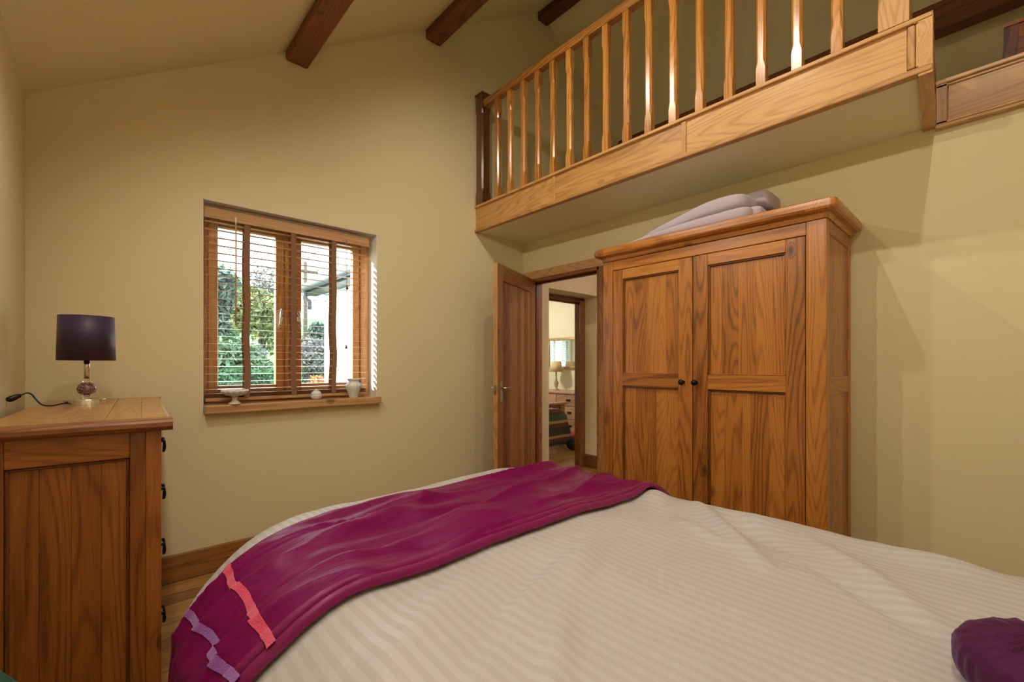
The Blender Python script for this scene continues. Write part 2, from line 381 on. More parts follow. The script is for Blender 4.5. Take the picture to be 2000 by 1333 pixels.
# ceiling slopes
th = .12
struct(obj('ceiling', prism(new_bm(), [(XL-.3, ceil_z(XL)-.3*SLOPE), (RIDGE_X, ceil_z(RIDGE_X)), (RIDGE_X, ceil_z(RIDGE_X)+th), (XL-.3, ceil_z(XL)-.3*SLOPE+th)], 'y', YS-.2, YN+.5), M_CEIL), 'sloping cream ceiling over the bed')
struct(obj('ceiling', prism(new_bm(), [(RIDGE_X, ceil_z(RIDGE_X)), (XE+.3, ceil_z(XE)-.3*SLOPE), (XE+.3, ceil_z(XE)-.3*SLOPE+th), (RIDGE_X, ceil_z(RIDGE_X)+th)], 'y', YS-.2, YN+.5), M_CEIL), 'sloping cream ceiling over the loft')
# loft slab: soffit plaster under, boards on top
bm = new_bm()
prism(bm, [(XF+.03, YE0+.03), (XR+.0, YE1+.03), (XR, YN), (XF+.03, YN)], 'z', LOFT_B, LOFT_T-.03)
box(bm, XR+.0, XE+.2, YS, YN, LOFT_B, LOFT_T-.03)
struct(obj('loft_floor', bm, M_SOFFIT), 'cream soffit under the loft balcony')
struct(obj('wall_loft', box(new_bm(), XE, XE+.3, YS, YN, 0, ceil_z(XE)), M_WALL))

# floor planks
floor = struct(obj('floor', box(new_bm(), XL-.05, 6.3, YS, 7.8, -.08, -.014), M_GROOVE), 'oak plank floor')
rng = random.Random(3)
def planks(x0, x1, y0, y1, w=.138):
    y = y0
    while y < y1-.01:
        x = x0 - rng.random()*1.1
        while x < x1:
            L_ = 1.1+rng.random()*.5; a, c = max(x, x0), min(x+L_, x1)
            if c-a > .05:
                obj('plank', box(new_bm(), a-(a+c)/2+.0012, c-(a+c)/2-.0012, .0012, min(w, y1-y)-.0012, -.014, 0.0, .0012), wood('floor', 'x'), floor, loc=((a+c)/2, y, 0))
            x += L_
        y += w
planks(XL, 4.75, YS, YN); planks(HX0, HX1, YN, YN+.30); planks(3.14, 6.2, YN+.30, 7.6, .16)

# skirting
def skirt(name, x0, x1, y0, y1, mat):
    b_ = sbox(name, mat, None, x0, x1, y0, y1, 0, .150, .006, 2); return struct(b_)
skirt('baseboard_north', XL, XR, YN-.022, YN, wood('door', 'x'))
skirt('baseboard_west', XL, XL+.022, YS, YN-.022, wood('door', 'y'))
skirt('baseboard_east', XR-.022, XR, YS, DY0-.075, wood('door', 'y'))
skirt('baseboard_hall', HX1, 4.75, YN-.022, YN, wood('hall', 'x'))
skirt('baseboard_reveal', HX1-.022, HX1, YN+.0, YN+.215, wood('hall', 'y'))
skirt('baseboard_hall', XR+.125, HX0, YN-.022, YN, wood('hall', 'x'))

# ---- bedroom door frame and leaf
tr = struct(thing('trim_1', 'oak door lining and architrave', 'door frame')); del tr['category']
sbox('jamb', wood('door','z'), tr, XR-.012, XR+.14, DY1-.032, DY1, 0, DZ, .002)
sbox('jamb', wood('door','z'), tr, XR-.012, XR+.14, DY0, DY0+.032, 0, DZ, .002)
sbox('lintel', wood('door','y'), tr, XR-.012, XR+.14, DY0, DY1, DZ-.032, DZ, .002)
sbox('door_stop', wood('hall','z'), tr, XR+.045, XR+.075, DY1-.048, DY1-.032, 0, DZ-.032, .002)
sbox('door_stop', wood('hall','y'), tr, XR+.045, XR+.075, DY0+.032, DY1-.032, DZ-.048, DZ-.032, .002)
sbox('architrave', wood('door','z'), tr, XR-.022, XR, DY1-.010, DY1+.062, 0, DZ+.066, .006, 2)
sbox('architrave', wood('door','z'), tr, XR-.022, XR, DY0-.062, DY0+.010, 0, DZ+.066, .006, 2)
sbox('architrave', wood('window','y'), tr, XR-.024, XR, DY0-.064, DY1+.064, DZ-.010, DZ+.066, .006, 2)
dr = struct(thing('door_1', 'oak bedroom door standing open against the gable wall', 'door', (XR-.012, DY1-.036, .008), R(203.5))); del dr['category']
DW, DT, DH = .80, .040, 1.975
sbox('stile', wood('door','z'), dr, 0, .095, -.0, DT, 0, DH, .002)
sbox('stile', wood('door','z'), dr, DW-.095, DW, -.0, DT, 0, DH, .002)
sbox('edge_lipping', wood('pale','z'), dr, DW, DW+.004, .001, DT-.001, 0, DH)
sbox('rail', wood('door','x'), dr, .095, DW-.095, 0, DT, DH-.125, DH, .002)
sbox('rail', wood('door','x'), dr, .095, DW-.095, 0, DT, 0, .20, .002)
nb = 8; bw = (DW-.19)/nb
for i in range(nb):
    sbox('panel_board', wood('door','z'), dr, .095+i*bw+.0004, .095+(i+1)*bw-.0004, .006, DT-.007, .20, DH-.125, .0028)
for s, y0 in ((1, DT), (-1, 0)):
    hd = sbox('handle_plate', M_STEEL, dr, DW-.075, DW-.040, y0 if s > 0 else y0-.006, y0+.006 if s > 0 else y0, .90, 1.055, .002)
    bm = new_bm(); yy = y0 + s*.045
    tube(bm, [(DW-.058, y0+s*.004, 1.005), (DW-.058, y0+s*.028, 1.005), (DW-.060, yy-s*.004, 1.005), (DW-.070, yy, 1.005), (DW-.115, yy, 1.006), (DW-.158, yy-s*.006, 1.003)], [.009,.009,.010,.010,.009,.007], 10)
    obj('lever', bm, M_STEEL, hd, True)
sbox('latch_plate', M_STEEL, dr, DW+.004, DW+.006, .012, .030, .955, 1.03)
sbox('latch_bolt', M_STEEL, dr, DW+.004, DW+.014, .015, .027, .985, 1.005, .002)

# ---- hall opening lining, far bedroom shell
tr2 = struct(thing('trim_2', 'dark oak frame at the far bedroom doorway', 'door frame')); del tr2['category']
sbox('jamb', wood('hall','z'), tr2, HX1-.030, HX1, YN+.215, YN+.335, 0, HZ1-.01, .003)
sbox('architrave', wood('hall','z'), tr2, HX1-.085, HX1-.0, YN+.195, YN+.215, 0, HZ1-.03, .004)
sbox('jamb', wood('hall','z'), tr2, HX0, HX0+.030, YN+.215, YN+.335, 0, HZ1-.01, .003)
sbox('lintel', wood('hall','x'), tr2, HX0, HX1, YN+.215, YN+.335, HZ1-.055, HZ1-.01, .003)
sbox('door_stop', wood('hall','x'), tr2, HX0+.03, HX1-.03, YN+.26, YN+.29, HZ1-.07, HZ1-.055, .002)
FX0, FX1, FY1, FZ = 3.14, 6.2, 7.70, 2.40
BX0, BX1, BZ0, BZ1 = 3.22, 4.22, .98, 1.95     # far room end window
struct(obj('wall_far_west', box(new_bm(), 2.84, FX0, YN+.30, FY1+.3, -.6, 2.62), M_RENDER), 'white rendered wall of the wing outside the window')
struct(obj('wall_far_west_lining', box(new_bm(), FX0, FX0+.01, YN+.30, FY1, 0, FZ), M_FARWALL))
struct(obj('wall_far_east', box(new_bm(), FX1, FX1+.3, YN+.30, FY1+.3, 0, 2.62), M_FARWALL), 'pale wall of the far bedroom behind the mirror')
bm = new_bm(); box(bm, FX0, BX0, FY1, FY1+.3, 0, 2.62); box(bm, BX1, FX1, FY1, FY1+.3, 0, 2.62); box(bm, BX0, BX1, FY1, FY1+.3, 0, BZ0); box(bm, BX0, BX1, FY1, FY1+.3, BZ1, 2.62)
struct(obj('wall_far_north', bm, M_FARWALL))
struct(obj('wall_far_south_lining', box(new_bm(), HX1, FX1, YN+.30, YN+.31, 0, FZ), M_FARWALL))
struct(obj('ceiling', box(new_bm(), FX0, FX1, YN+.30, FY1, FZ, FZ+.06), M_CEIL), 'flat ceiling of the far bedroom')
w2 = struct(thing('window_2', 'white framed far bedroom window with a blind', 'window')); del w2['category']
M_WHITEP = plain('white_paint', (.82,.82,.80), rough=.5)
for a in ((BX0,BX0+.05,BZ0,BZ1),(BX1-.05,BX1,BZ0,BZ1),((BX0+BX1)/2-.03,(BX0+BX1)/2+.03,BZ0,BZ1),(BX0,BX1,BZ0,BZ0+.05),(BX0,BX1,BZ1-.05,BZ1)):
    sbox('frame_bar', M_WHITEP, w2, a[0], a[1], FY1+.1, FY1+.15, a[2], a[3])
sbox('pane', M_PANE, w2, BX0, BX1, FY1+.122, FY1+.126, BZ0, BZ1)
me = box(bmesh.new(), -.5, .5, -.022, .022, -.0015, .0015); me_ = bpy.data.meshes.new('slat'); me.to_mesh(me_); me.free(); me_.materials.append(M_WHITEP)
for i in range(22):
    meshobj('slat', me_, w2, ((BX0+BX1)/2, FY1+.05, BZ0+.03+i*.0425), (R(24), 0, 0))

# ---- bedroom window
win = struct(thing('window_1', 'oak casement window with two lights', 'window')); del win['category']
WY = YN+.13
OX0, OX1, OZ0, OZ1 = WX0, WX1-.006, .965, WZ1
wz, wx = wood('window','z'), wood('window','x')
sbox('frame_jamb', wz, win, OX0, OX0+.042, WY, WY+.075, OZ0, OZ1, .003); sbox('frame_jamb', wz, win, OX1-.062, OX1, WY, WY+.075, OZ0, OZ1, .003)
sbox('frame_head', wx, win, OX0+.042, OX1-.062, WY, WY+.075, OZ1-.05, OZ1, .003); sbox('frame_cill', wx, win, OX0+.042, OX1-.062, WY, WY+.075, OZ0, OZ0+.045, .003)
sbox('mullion', wood('pale','z'), win, .882, .932, WY, WY+.075, OZ0+.045, OZ1-.05, .004)
for (a, c, hx, s) in ((OX0+.042, .882, .853, -1), (.932, OX1-.062, .962, 1)):
    cs = sbox('casement', wz, win, a+.002, a+.056, WY+.012, WY+.060, OZ0+.048, OZ1-.053, .006, 2)
    sbox('stile', wz, cs, c-.056, c-.002, WY+.012, WY+.060, OZ0+.048, OZ1-.053, .006, 2)
    sbox('rail', wx, cs, a+.056, c-.056, WY+.012, WY+.060, OZ0+.048, OZ0+.104, .006, 2)
    sbox('rail', wx, cs, a+.056, c-.056, WY+.012, WY+.060, OZ1-.110, OZ1-.053, .006, 2)
    sbox('pane', M_PANE, cs, a+.05, c-.05, WY+.036, WY+.040, OZ0+.10, OZ1-.105)
    bm = new_bm(); box(bm, hx-.008, hx+.008, WY+.004, WY+.012, 1.49, 1.57, .002)
    tube(bm, [(hx, WY+.006, 1.53), (hx, WY-.018, 1.53)], .008, 10)
    tube(bm, [(hx, WY-.020, 1.565), (hx, WY-.022, 1.53), (hx+.004*s, WY-.022, 1.49), (hx+.010*s, WY-.020, 1.455), (hx+.006*s, WY-.022, 1.425)], [.006,.010,.008,.007,.003], 10)
    obj('handle', bm, M_CHROME, cs, True)
sill = sbox('window_sill', wood('window','x'), win, WX0+.006, WX1+.012, YN-.050, WY+.01, WZ0, WZ0+.050, .006, 2)
bm = new_bm(); tube(bm, [(WX1-.004, YN+.055, 1.50), (WX1-.014, YN+.055, 1.50), (WX1-.018, YN+.060, 1.515), (WX1-.012, YN+.066, 1.525)], .0022, 6)
tube(bm, [(WX1-.006, YN+.05, 1.47), (WX1-.016, YN+.05, 1.475), (WX1-.012, YN+.062, 1.485)], .0022, 6)
obj('cleat', bm, M_STEEL, win, True)

# ---- venetian blind
BXa, BXb, BY = .428, 1.412, YN+.072
bl = thing('venetian_blind', 'wooden slatted venetian blind hanging in the window reveal', 'blind', (BXa, BY, .98))
def bbox(name, mat, x0, x1, y0, y1, z0, z1, bev=.0, par=None): return obj(name, box(new_bm(), x0-BXa, x1-BXa, y0-BY, y1-BY, z0-.98, z1-.98, bev, 2), mat, par or bl)
bbox('valance', wood('blind','x'), BXa-.012, BXb+.012, BY-.034, BY-.024, 2.058, 2.122, .003)
bbox('headrail', wood('blind','x'), BXa, BXb, BY-.022, BY+.026, 2.085, 2.120, .002)
bm = new_bm()
for k in range(5):
    y0 = -.025+k*.01; y1 = y0+.01
    def cz(y): return .0022*(1-(y/.025)**2)
    vs = [bm.verts.new(p) for p in ((0,y0,cz(y0)),(BXb-BXa,y0,cz(y0)),(BXb-BXa,y1,cz(y1)),(0,y1,cz(y1)))]
    bm.faces.new(vs)
r = bmesh.ops.solidify(bm, geom=bm.faces[:], thickness=.0026)
bmesh.ops.remove_doubles(bm, verts=bm.verts[:], dist=1e-5)
slat_me = bpy.data.meshes.new('slat'); bm.to_mesh(slat_me); bm.free(); slat_me.materials.append(wood('blind','x'))
z = 2.045
while z > 1.045:
    meshobj('slat', slat_me, bl, (0, 0, z-.98), (R(2.5), 0, 0)); z -= .0452
for k in range(6): meshobj('slat', slat_me, bl, (0, 0, .023+k*.0045), (R(1), 0, 0))
bbox('bottom_rail', wood('blind','x'), BXa, BXb, BY-.026, BY+.026, .980, 1.000, .003)
for tx in (.641, .908, 1.172):
    for yo in (-.0285, .0285):
        bm = new_bm(); prev = None; fs_ = []
        for k in range(13):
            zz = 1.0 + k*(2.09-1.0)/12; dx = .004*math.sin(k*1.3+tx*9)*(1 if k < 7 else .3)
            q_ = [bm.verts.new((tx+e_*.016+dx-BXa, yo+f_*.0006, zz-.98)) for e_, f_ in ((-1,-1),(1,-1),(1,1),(-1,1))]
            if prev:
                for i in range(4): fs_.append(bm.faces.new([prev[i], prev[(i+1)%4], q_[(i+1)%4], q_[i]]))
            prev = q_
        bmesh.ops.recalc_face_normals(bm, faces=fs_)
        obj('ladder_tape', bm, M_TAPE, bl)
bm = new_bm(); tube(bm, [(.579-BXa, -.040, 2.06-.98), (.579-BXa, -.041, 1.435-.98)], .0042, 8); obj('tilt_wand', bm, wood('blind','z'), bl, True)
bm = new_bm(); tube(bm, [(.579-BXa, -.038, 2.085-.98), (.579-BXa, -.040, 2.05-.98)], .006, 8); obj('wand_hook', bm, M_CERAMIC, bl, True)
bm = new_bm(); tube(bm, [(1.252-BXa, -.038, 2.08-.98), (1.252-BXa, -.039, 1.335-.98)], .0012, 6)
tube(bm, [(1.258-BXa, -.038, 2.08-.98), (1.258-BXa, -.039, 1.755-.98)], .0012, 6)
cd = obj('pull_cord', bm, M_CORD, bl, True)
for (cx_, cz_) in ((1.252, 1.31), (1.258, 1.73)):
    obj('cord_acorn', lathe(new_bm(), [(.001,.028),(.004,.026),(.009,.006),(.008,0),(.002,-.002)], 12, (cx_-BXa, -.039, cz_-.98)), wood('hall','z'), cd, True)

# ---- ornaments on the sill
ZS = WZ0+.050
def scallop(k, amp): return lambda a, z: amp*abs(math.cos(k*a/2))
d = thing('pedestal_dish', 'white pierced china pedestal dish at the left end of the sill', 'dish', (.562, YN-.028, ZS))
obj('foot', lathe(new_bm(), [(.034,0),(.034,.005),(.026,.012),(.016,.018),(.013,.030),(.015,.042),(.022,.048)], 24), M_CERAMIC, d, True)
bw_ = obj('bowl', lathe(new_bm(), [(.018,.046),(.041,.052),(.060,.064),(.066,.078),(.063,.084),(.060,.080),(.054,.068),(.036,.058),(.001,.055)], 48, (0,0,0), scallop(12, .08)), M_CERAMIC, d, True)
bm = new_bm()
for k in range(14):
    a = 2*math.pi*k/14
    bmesh.ops.create_uvsphere(bm, u_segments=8, v_segments=6, radius=.0085, matrix=Matrix.Translation((.064*math.cos(a), .064*math.sin(a), .078)))
obj('rim_flowers', bm, M_CERAMIC, bw_, True)
d = thing('lidded_pot', 'small round white lidded china pot in the middle of the sill', 'pot', (1.035, YN-.005, ZS))
obj('body', lathe(new_bm(), [(.020,0),(.030,.008),(.036,.022),(.035,.032),(.032,.036)], 24), M_CERAMIC, d, True)
ld = obj('lid', lathe(new_bm(), [(.034,.036),(.034,.039),(.028,.050),(.014,.058),(.008,.060)], 24), M_CERAMIC, d, True)
bm = new_bm()
for k in range(5):
    a = 2*math.pi*k/5; bmesh.ops.create_uvsphere(bm, u_segments=8, v_segments=6, radius=.0065, matrix=Matrix.Translation((.009*math.cos(a), .009*math.sin(a), .063)))
obj('rosebud_knob', bm, M_CERAMIC, ld, True)
d = thing('fluted_vase', 'white fluted china vase at the right end of the sill', 'vase', (1.285, YN-.012, ZS))
obj('body', lathe(new_bm(), [(.026,0),(.027,.004),(.032,.020),(.044,.055),(.052,.078),(.050,.092),(.038,.108),(.032,.114),(.036,.122),(.047,.132),(.045,.133),(.030,.118),(.001,.110)], 60, (0,0,0), lambda a, z: .035*math.cos(16*a)), M_CERAMIC, d, True)
bm = new_bm()
for k in range(9):
    a = -1.0+k*.16; bmesh.ops.create_uvsphere(bm, u_segments=8, v_segments=6, radius=.007, matrix=Matrix.Translation((.052*math.cos(a), .052*math.sin(a), .084+.012*math.sin(k*1.7))))
obj('applied_flowers', bm, M_CERAMIC, d, True)

# ------------------------------------------------------------------ roof beams
def beam(label, x0, x1, zb, kind='beam'):
    o = thing('roof_beam', label, 'beam', (x0, YS, zb), 0, 'stained roof purlins')
    pts = [(0, 0), (x1-x0, 0), (x1-x0, ceil_z(x1)-zb+.02)]
    if x0 < RIDGE_X < x1: pts.append((RIDGE_X-x0, ceil_z(RIDGE_X)-zb+.02))
    pts.append((0, ceil_z(x0)-zb+.02))
    b_ = obj('beam_body', prism(new_bm(), pts, 'y', 0, YN-YS-.001), wood(kind,'y'), o)
    md = b_.modifiers.new('edge', 'BEVEL'); md.width = .008; md.segments = 1; md.limit_method = 'ANGLE'
    return o
beam('dark stained purlin nearest the window, lowest on the ceiling', .845, .980, 3.142)
beam('dark stained purlin midway up the ceiling', 1.875, 2.010, 3.785)
beam('dark ridge beam at the top of the ceiling', 3.151, 3.284, 4.605)
beam('dark purlin on the far slope beyond the balustrade', 4.53, 4.67, 3.67)

# ------------------------------------------------------------------ balcony fascia
fa = struct(thing('trim_3', 'pale oak fascia of the loft balcony', 'fascia')); del fa['category']
px_, py_ = wood('pale','x'), wood('pale','y'); pz_ = wood('pale','z')
ys = [YN, 2.153, 1.179, .245]
for i in range(3):
    sbox('fascia_board', py_, fa, XF+.006, XF+.03, ys[i+1]+.001, ys[i]-.001, LOFT_B+.005, LOFT_T-.004)
for y in ys[1:3]: sbox('joint_strip', pz_, fa, XF-.001, XF+.006, y-.013, y+.013, LOFT_B+.022, LOFT_T-.022, .002)
for k in range(3): sbox('end_strip', pz_, fa, XF-.001, XF+.03, YE0+.002+k*.025, YE0+.025+k*.025, LOFT_B+.03, LOFT_T-.022, .003)
sbox('bottom_bead', py_, fa, XF-.010, XF+.034, YE0, YN, LOFT_B-.004, LOFT_B+.024, .006, 2)
sbox('top_bead', py_, fa, XF-.010, XF+.060, YE0, YN, LOFT_T-.020, LOFT_T, .005, 2)
prism_ret = prism(new_bm(), [(XF-.006, YE0), (XR, YE1), (XR, YE1+.042), (XF-.006, YE0+.042)], 'z', LOFT_B-.012, LOFT_T-.022)
obj('return_board', prism_ret, px_, fa)
prism_ret = prism(new_bm(), [(XF-.006, YE0-.001), (XR+.05, YE1-.001), (XR+.05, YE1+.055), (XF-.006, YE0+.055)], 'z', LOFT_T-.022, LOFT_T)
obj('return_bead', prism_ret, px_, fa)
fb = struct(thing('trim_4', 'oak fascia along the loft edge at wall level', 'fascia')); del fb['category']
ry, rz_ = wood('pale','y'), wood('pale','z')
sbox('fascia_board', wood('pale','y'), fb, XR-.022, XR-.0, YS, YE1-.048, LOFT_B-.02, LOFT_T-.03)
sbox('end_strip', rz_, fb, XR-.028, XR-.0, YE1-.045, YE1-.004, LOFT_B-.015, LOFT_T-.03, .003)
sbox('top_bead', ry, fb, XR-.034, XR+.05, YS, YE1-.002, LOFT_T-.045, LOFT_T-.025, .004)
sbox('top_bead', ry, fb, XR-.028, XR+.04, YS, YE1-.002, LOFT_T-.062, LOFT_T-.047, .004)
sbox('bottom_bead', ry, fb, XR-.034, XR-.0, YS, YE1-.002, LOFT_B-.028, LOFT_B-.010, .004)
sbox('bottom_bead', ry, fb, XR-.028, XR-.0, YS, YE1-.002, LOFT_B-.009, LOFT_B+.006, .004)

# ------------------------------------------------------------------ balustrade
ba = thing('balustrade', 'oak balustrade along the loft balcony above the wardrobe', 'balustrade', (XF, YN, LOFT_T))
HR = 3.462-LOFT_T
bm = new_bm()
pr = [(.004,HR-.062),(.056,HR-.062),(.056,HR-.045),(.064,HR-.030),(.060,HR-.008),(.046,HR),(.014,HR),(.0,HR-.008),(-.004,HR-.030),(.004,HR-.045)]
prism(bm, pr, 'y', -.115, -(YN-.34))
obj('handrail', bm, wood('rail','y'), ba)
# baluster with stop-chamfered middle
def baluster_bm(w, h, c=.010):
    bm = new_bm(); hw = w/2; rings = []
    for (zz, ch) in ((0,.0008),(.085,.0008),(.125,c),(h-.165,c),(h-.125,.0008),(h,.0008)):
        k = hw-ch; pts = [(hw,-k),(hw,k),(k,hw),(-k,hw),(-hw,k),(-hw,-k),(-k,-hw),(k,-hw)]
        rings.append([bm.verts.new((p[0],p[1],zz)) for p in pts])
    fs = [bm.faces.new(rings[0][::-1]), bm.faces.new(rings[-1])]
    for a in range(len(rings)-1):
        for i in range(8): fs.append(bm.faces.new([rings[a][i], rings[a][(i+1)%8], rings[a+1][(i+1)%8], rings[a+1][i]]))
    bmesh.ops.recalc_face_normals(bm, faces=fs); return bm
bm = baluster_bm(.044, HR-.06); bme = bpy.data.meshes.new('baluster'); bm.to_mesh(bme); bm.free(); bme.materials.append(wood('rail','z'))
for i in range(16): meshobj('baluster', bme, ba, (.030, 2.797-.1545*i-YN, 0))
def newel(yc, w, top, mat, cap=True):
    o = obj('newel_post', baluster_bm(w, top, .012), mat, ba, loc=(.038, yc-YN, 0))
    if cap: obj('newel_cap', lathe(new_bm(), [(.001, top+.034), (w*.62, top+.016), (w*.80, top+.012), (w*.80, top), (w*.6, top-.006)], 4), mat, o).rotation_euler = (0,0,R(45))
newel(3.005, .092, 3.515-LOFT_T, wood('newel','z'))
newel(.286, .098, 3.56-LOFT_T, wood('pale','z'))
# something stored up in the loft
lt = thing('storage_trunk', 'reddish wooden trunk with sloping end at the edge of the loft', 'trunk', (3.22, -.60, LOFT_T-.03))
WOODS['red'] = ((.10,.020,.006), (.28,.070,.018), (.40,.115,.030), .55, .0)
prism(bm := new_bm(), [(0,0),(.58,0),(.565,.285),(0,.285)], 'x', 0, .36)
obj('body', bm, wood('red','y'), lt)
prism(bm := new_bm(), [(-.01,.285),(.578,.285),(.578,.300),(-.01,.300)], 'x', -.012, .372); obj('lid', bm, wood('red','y'), lt)
prism(bm := new_bm(), [(.545,0),(.592,0),(.575,.285),(.530,.285)], 'x', -.006, .366); obj('end_cleat', bm, wood('beam','z'), lt)

# ------------------------------------------------------------------ wardrobe
WF, WB = 2.432, 2.925
WYa, WYb = .526, 1.764          # right / left sides
wd = thing('wardrobe', 'tall two-door oak wardrobe beside the bedroom doorway', 'wardrobe', (WF, WYa, 0))
W_, D_ = WYb-WYa, WB-WF
oz, oy, ox = wood('oak','z'), wood('oak','y'), wood('oak','x'); dz_, dy_ = wood('oak_shade_wax','z'), wood('oak_shade_wax','y')
def wb(name, mat, x0, x1, y0, y1, z0, z1, bev=0., par=None, seg=1): return obj(name, box(new_bm(), x0, x1, y0, y1, z0, z1, bev, seg), mat, par or wd)
CT = 1.872                          # carcass top
wb('corner_post', oz, 0, .052, 0, .083, .06, CT, .003); wb('corner_post', oz, 0, .052, W_-.073, W_, .06, CT, .003)
wb('corner_post', oz, D_-.05, D_, 0, .040, .06, CT, .003); wb('corner_post', oz, D_-.05, D_, W_-.040, W_, .06, CT, .003)
wb('head_rail', oy, .004, .04, .083, W_-.073, CT-.062, CT, .002)
wb('bottom_rail', oy, .004, .04, .083, W_-.073, .06, .17, .002)
wb('plinth', oy, -.012, D_+.005, -.012, W_+.012, 0, .075, .006, None, 2)
wb('back_panel', oz, D_-.012, D_, .04, W_-.04, .06, CT)
wb('inner_floor', oy, .04, D_-.012, .04, W_-.04, .15, .17)
for ya, yb in ((.006, .022), (W_-.022, W_-.006)):
    nb_ = 4
    for k in range(nb_):
        xa = .052+k*(D_-.102)/nb_; wb('side_board', oz, xa+.0003, xa+(D_-.102)/nb_-.0003, ya, yb, .17, CT-.05, .0008)
    yo0, yo1 = (0.0, .026) if ya < .1 else (W_-.026, W_)
    wb('side_rail', ox, .052, D_-.05, yo0, yo1, CT-.062, CT, .002); wb('side_rail', ox, .052, D_-.05, yo0, yo1, 1.055, 1.140, .002); wb('side_rail', ox, .052, D_-.05, yo0, yo1, .06, .17, .002)
# cornice with mitred end blocks
def crn(name, y0, y1, x0=-.048, x1=D_+.01):
    pts = [(x0+.040, CT), (x1, CT), (x1, CT+.083), (x0+.016, CT+.083), (x0+.004, CT+.076), (x0, CT+.062), (x0, CT+.044), (x0+.004, CT+.034), (x0+.014, CT+.028), (x0+.034, CT+.026)]
    return obj(name, prism(new_bm(), pts, 'y', y0, y1), oy, wd)
crn('cornice', .075, W_-.035)
for s in (0, 1):
    # end blocks are profiled on two sides
    bm = new_bm(); y_in, y_out = ((.075, -.046) if s == 0 else (W_-.035, W_+.046)); sg = -1 if s == 0 else 1
    rings = []
    for (zz, ins) in ((CT,.040),(CT+.026,.034),(CT+.028,.014),(CT+.034,.004),(CT+.044,0),(CT+.062,0),(CT+.076,.004),(CT+.083,.016)):
        x0, yo = -.048+ins, y_out-sg*ins
        c = .022
        pts = [(D_+.01, y_in), (x0, y_in), (x0, yo-sg*c), (x0+c*.3, yo-sg*c*.3), (x0+c, yo), (D_+.01, yo)]
        rings.append([bm.verts.new((p[0], p[1], zz)) for p in pts])
    fs = [bm.faces.new(rings[0]), bm.faces.new(rings[-1][::-1])]
    for a in range(len(rings)-1):
        for i in range(6): fs.append(bm.faces.new([rings[a][i], rings[a][(i+1)%6], rings[a+1][(i+1)%6], rings[a+1][i]]))
    bmesh.ops.recalc_face_normals(bm, faces=fs)
    obj('cornice_end', bm, ox, wd)
# doors
def wdoor(y0, y1, knob_y, stl, str_):
    zt, zb = CT-.066, .175
    dp = .024
    d0 = wb('door', oz, .002, dp, y0, y0+str_, zb, zt, .002)     # right-hand stile is the door's base piece
    wb('stile', oz, .002, dp, y1-stl, y1, zb, zt, .002, d0)
    ya, yb = y0+str_, y1-stl
    wb('rail', oy, .002, dp, ya, yb, zt-.062, zt, .002, d0)
    wb('rail', oy, .002, dp, ya, yb, 1.062, 1.142, .002, d0)
    wb('rail', oy, .002, dp, ya, yb, zb, zb+.09, .002, d0)
    for (za, zc) in ((1.142, zt-.062), (zb+.09, 1.062)):
        # boards of glued-up panel, uneven widths
        cuts = [0]; rr = random.Random(int(y0*1000+za*77)); n_ = 5 if yb-ya > .36 else 4
        ws = [.6+rr.random()*.8 for _ in range(n_)]; tot = sum(ws)
        for w in ws: cuts.append(cuts[-1]+w/tot)
        for k in range(n_):
            wb('panel_board', oz, .019, .024, ya+(yb-ya)*cuts[k]+.0002, ya+(yb-ya)*cuts[k+1]-.0002, za, zc, .0005, d0)
        # stepped panel bead; top and left pieces coloured darker for recess shadow and wax
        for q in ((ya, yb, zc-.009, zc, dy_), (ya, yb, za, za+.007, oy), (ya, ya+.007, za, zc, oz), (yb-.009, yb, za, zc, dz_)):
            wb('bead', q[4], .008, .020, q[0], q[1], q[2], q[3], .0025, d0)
    bm = lathe(new_bm(), [(.010,0),(.011,.004),(.006,.008),(.006,.016),(.014,.022),(.0165,.029),(.014,.036),(.006,.040),(.001,.041)], 20)
    k_ = obj('knob', bm, M_BLACK, d0, True, (.002, knob_y, 1.098)); k_.rotation_euler = (0, R(-90), 0)
mid = 1.157-WYa
wdoor(.086, mid-.002, mid-.021, .083, .082)       # right-hand door
wdoor(mid+.002, W_-.076, mid+.054, .072, .042+.04)

# ------------------------------------------------------------------ folded quilt on the wardrobe
qz = CT+.083
q = thing('folded_quilt', 'lilac grey quilt folded and heaped on top of the wardrobe', 'quilt', (2.60, 1.15, qz))
def loft(name, secs, mat, par, n=36, seed=0):
    """secs: (y, x0, x1, h0, h1) rounded cross-sections along y"""
    bm = new_bm(); rings = []
    for (y, x0, x1, h0, h1) in secs:
        ring = []
        for i in range(n):
            a = 2*math.pi*i/n; c, s = math.cos(a), math.sin(a)
            ex = abs(c)**.42*(1 if c > 0 else -1); ez = abs(s)**.55*(1 if s > 0 else -1)
            x = (x0+x1)/2+(x1-x0)/2*ex; z = (h0+h1)/2+(h1-h0)/2*ez
            nn = noise.noise(Vector((x*9+seed, y*7, z*11)))*.012+noise.noise(Vector((x*28+seed, y*16, z*30)))*.005-.006*math.exp(-(math.sin(y*9+seed)/.12)**2)*(1 if s > 0 else 0)
            ring.append(bm.verts.new((x, y, max(.001, z+nn))))
        rings.append(ring)
    fs = []
    for k in range(len(rings)-1):
        for i in range(n): fs.append(bm.faces.new([rings[k][i], rings[k][(i+1)%n], rings[k+1][(i+1)%n], rings[k+1][i]]))
    fs += [bm.faces.new(rings[0][::-1]), bm.faces.new(rings[-1])]
    bmesh.ops.recalc_face_normals(bm, faces=fs)
    o = obj(name, bm, mat, par, True); sd = o.modifiers.new('soft', 'SUBSURF'); sd.levels = 1; sd.render_levels = 1
    return o
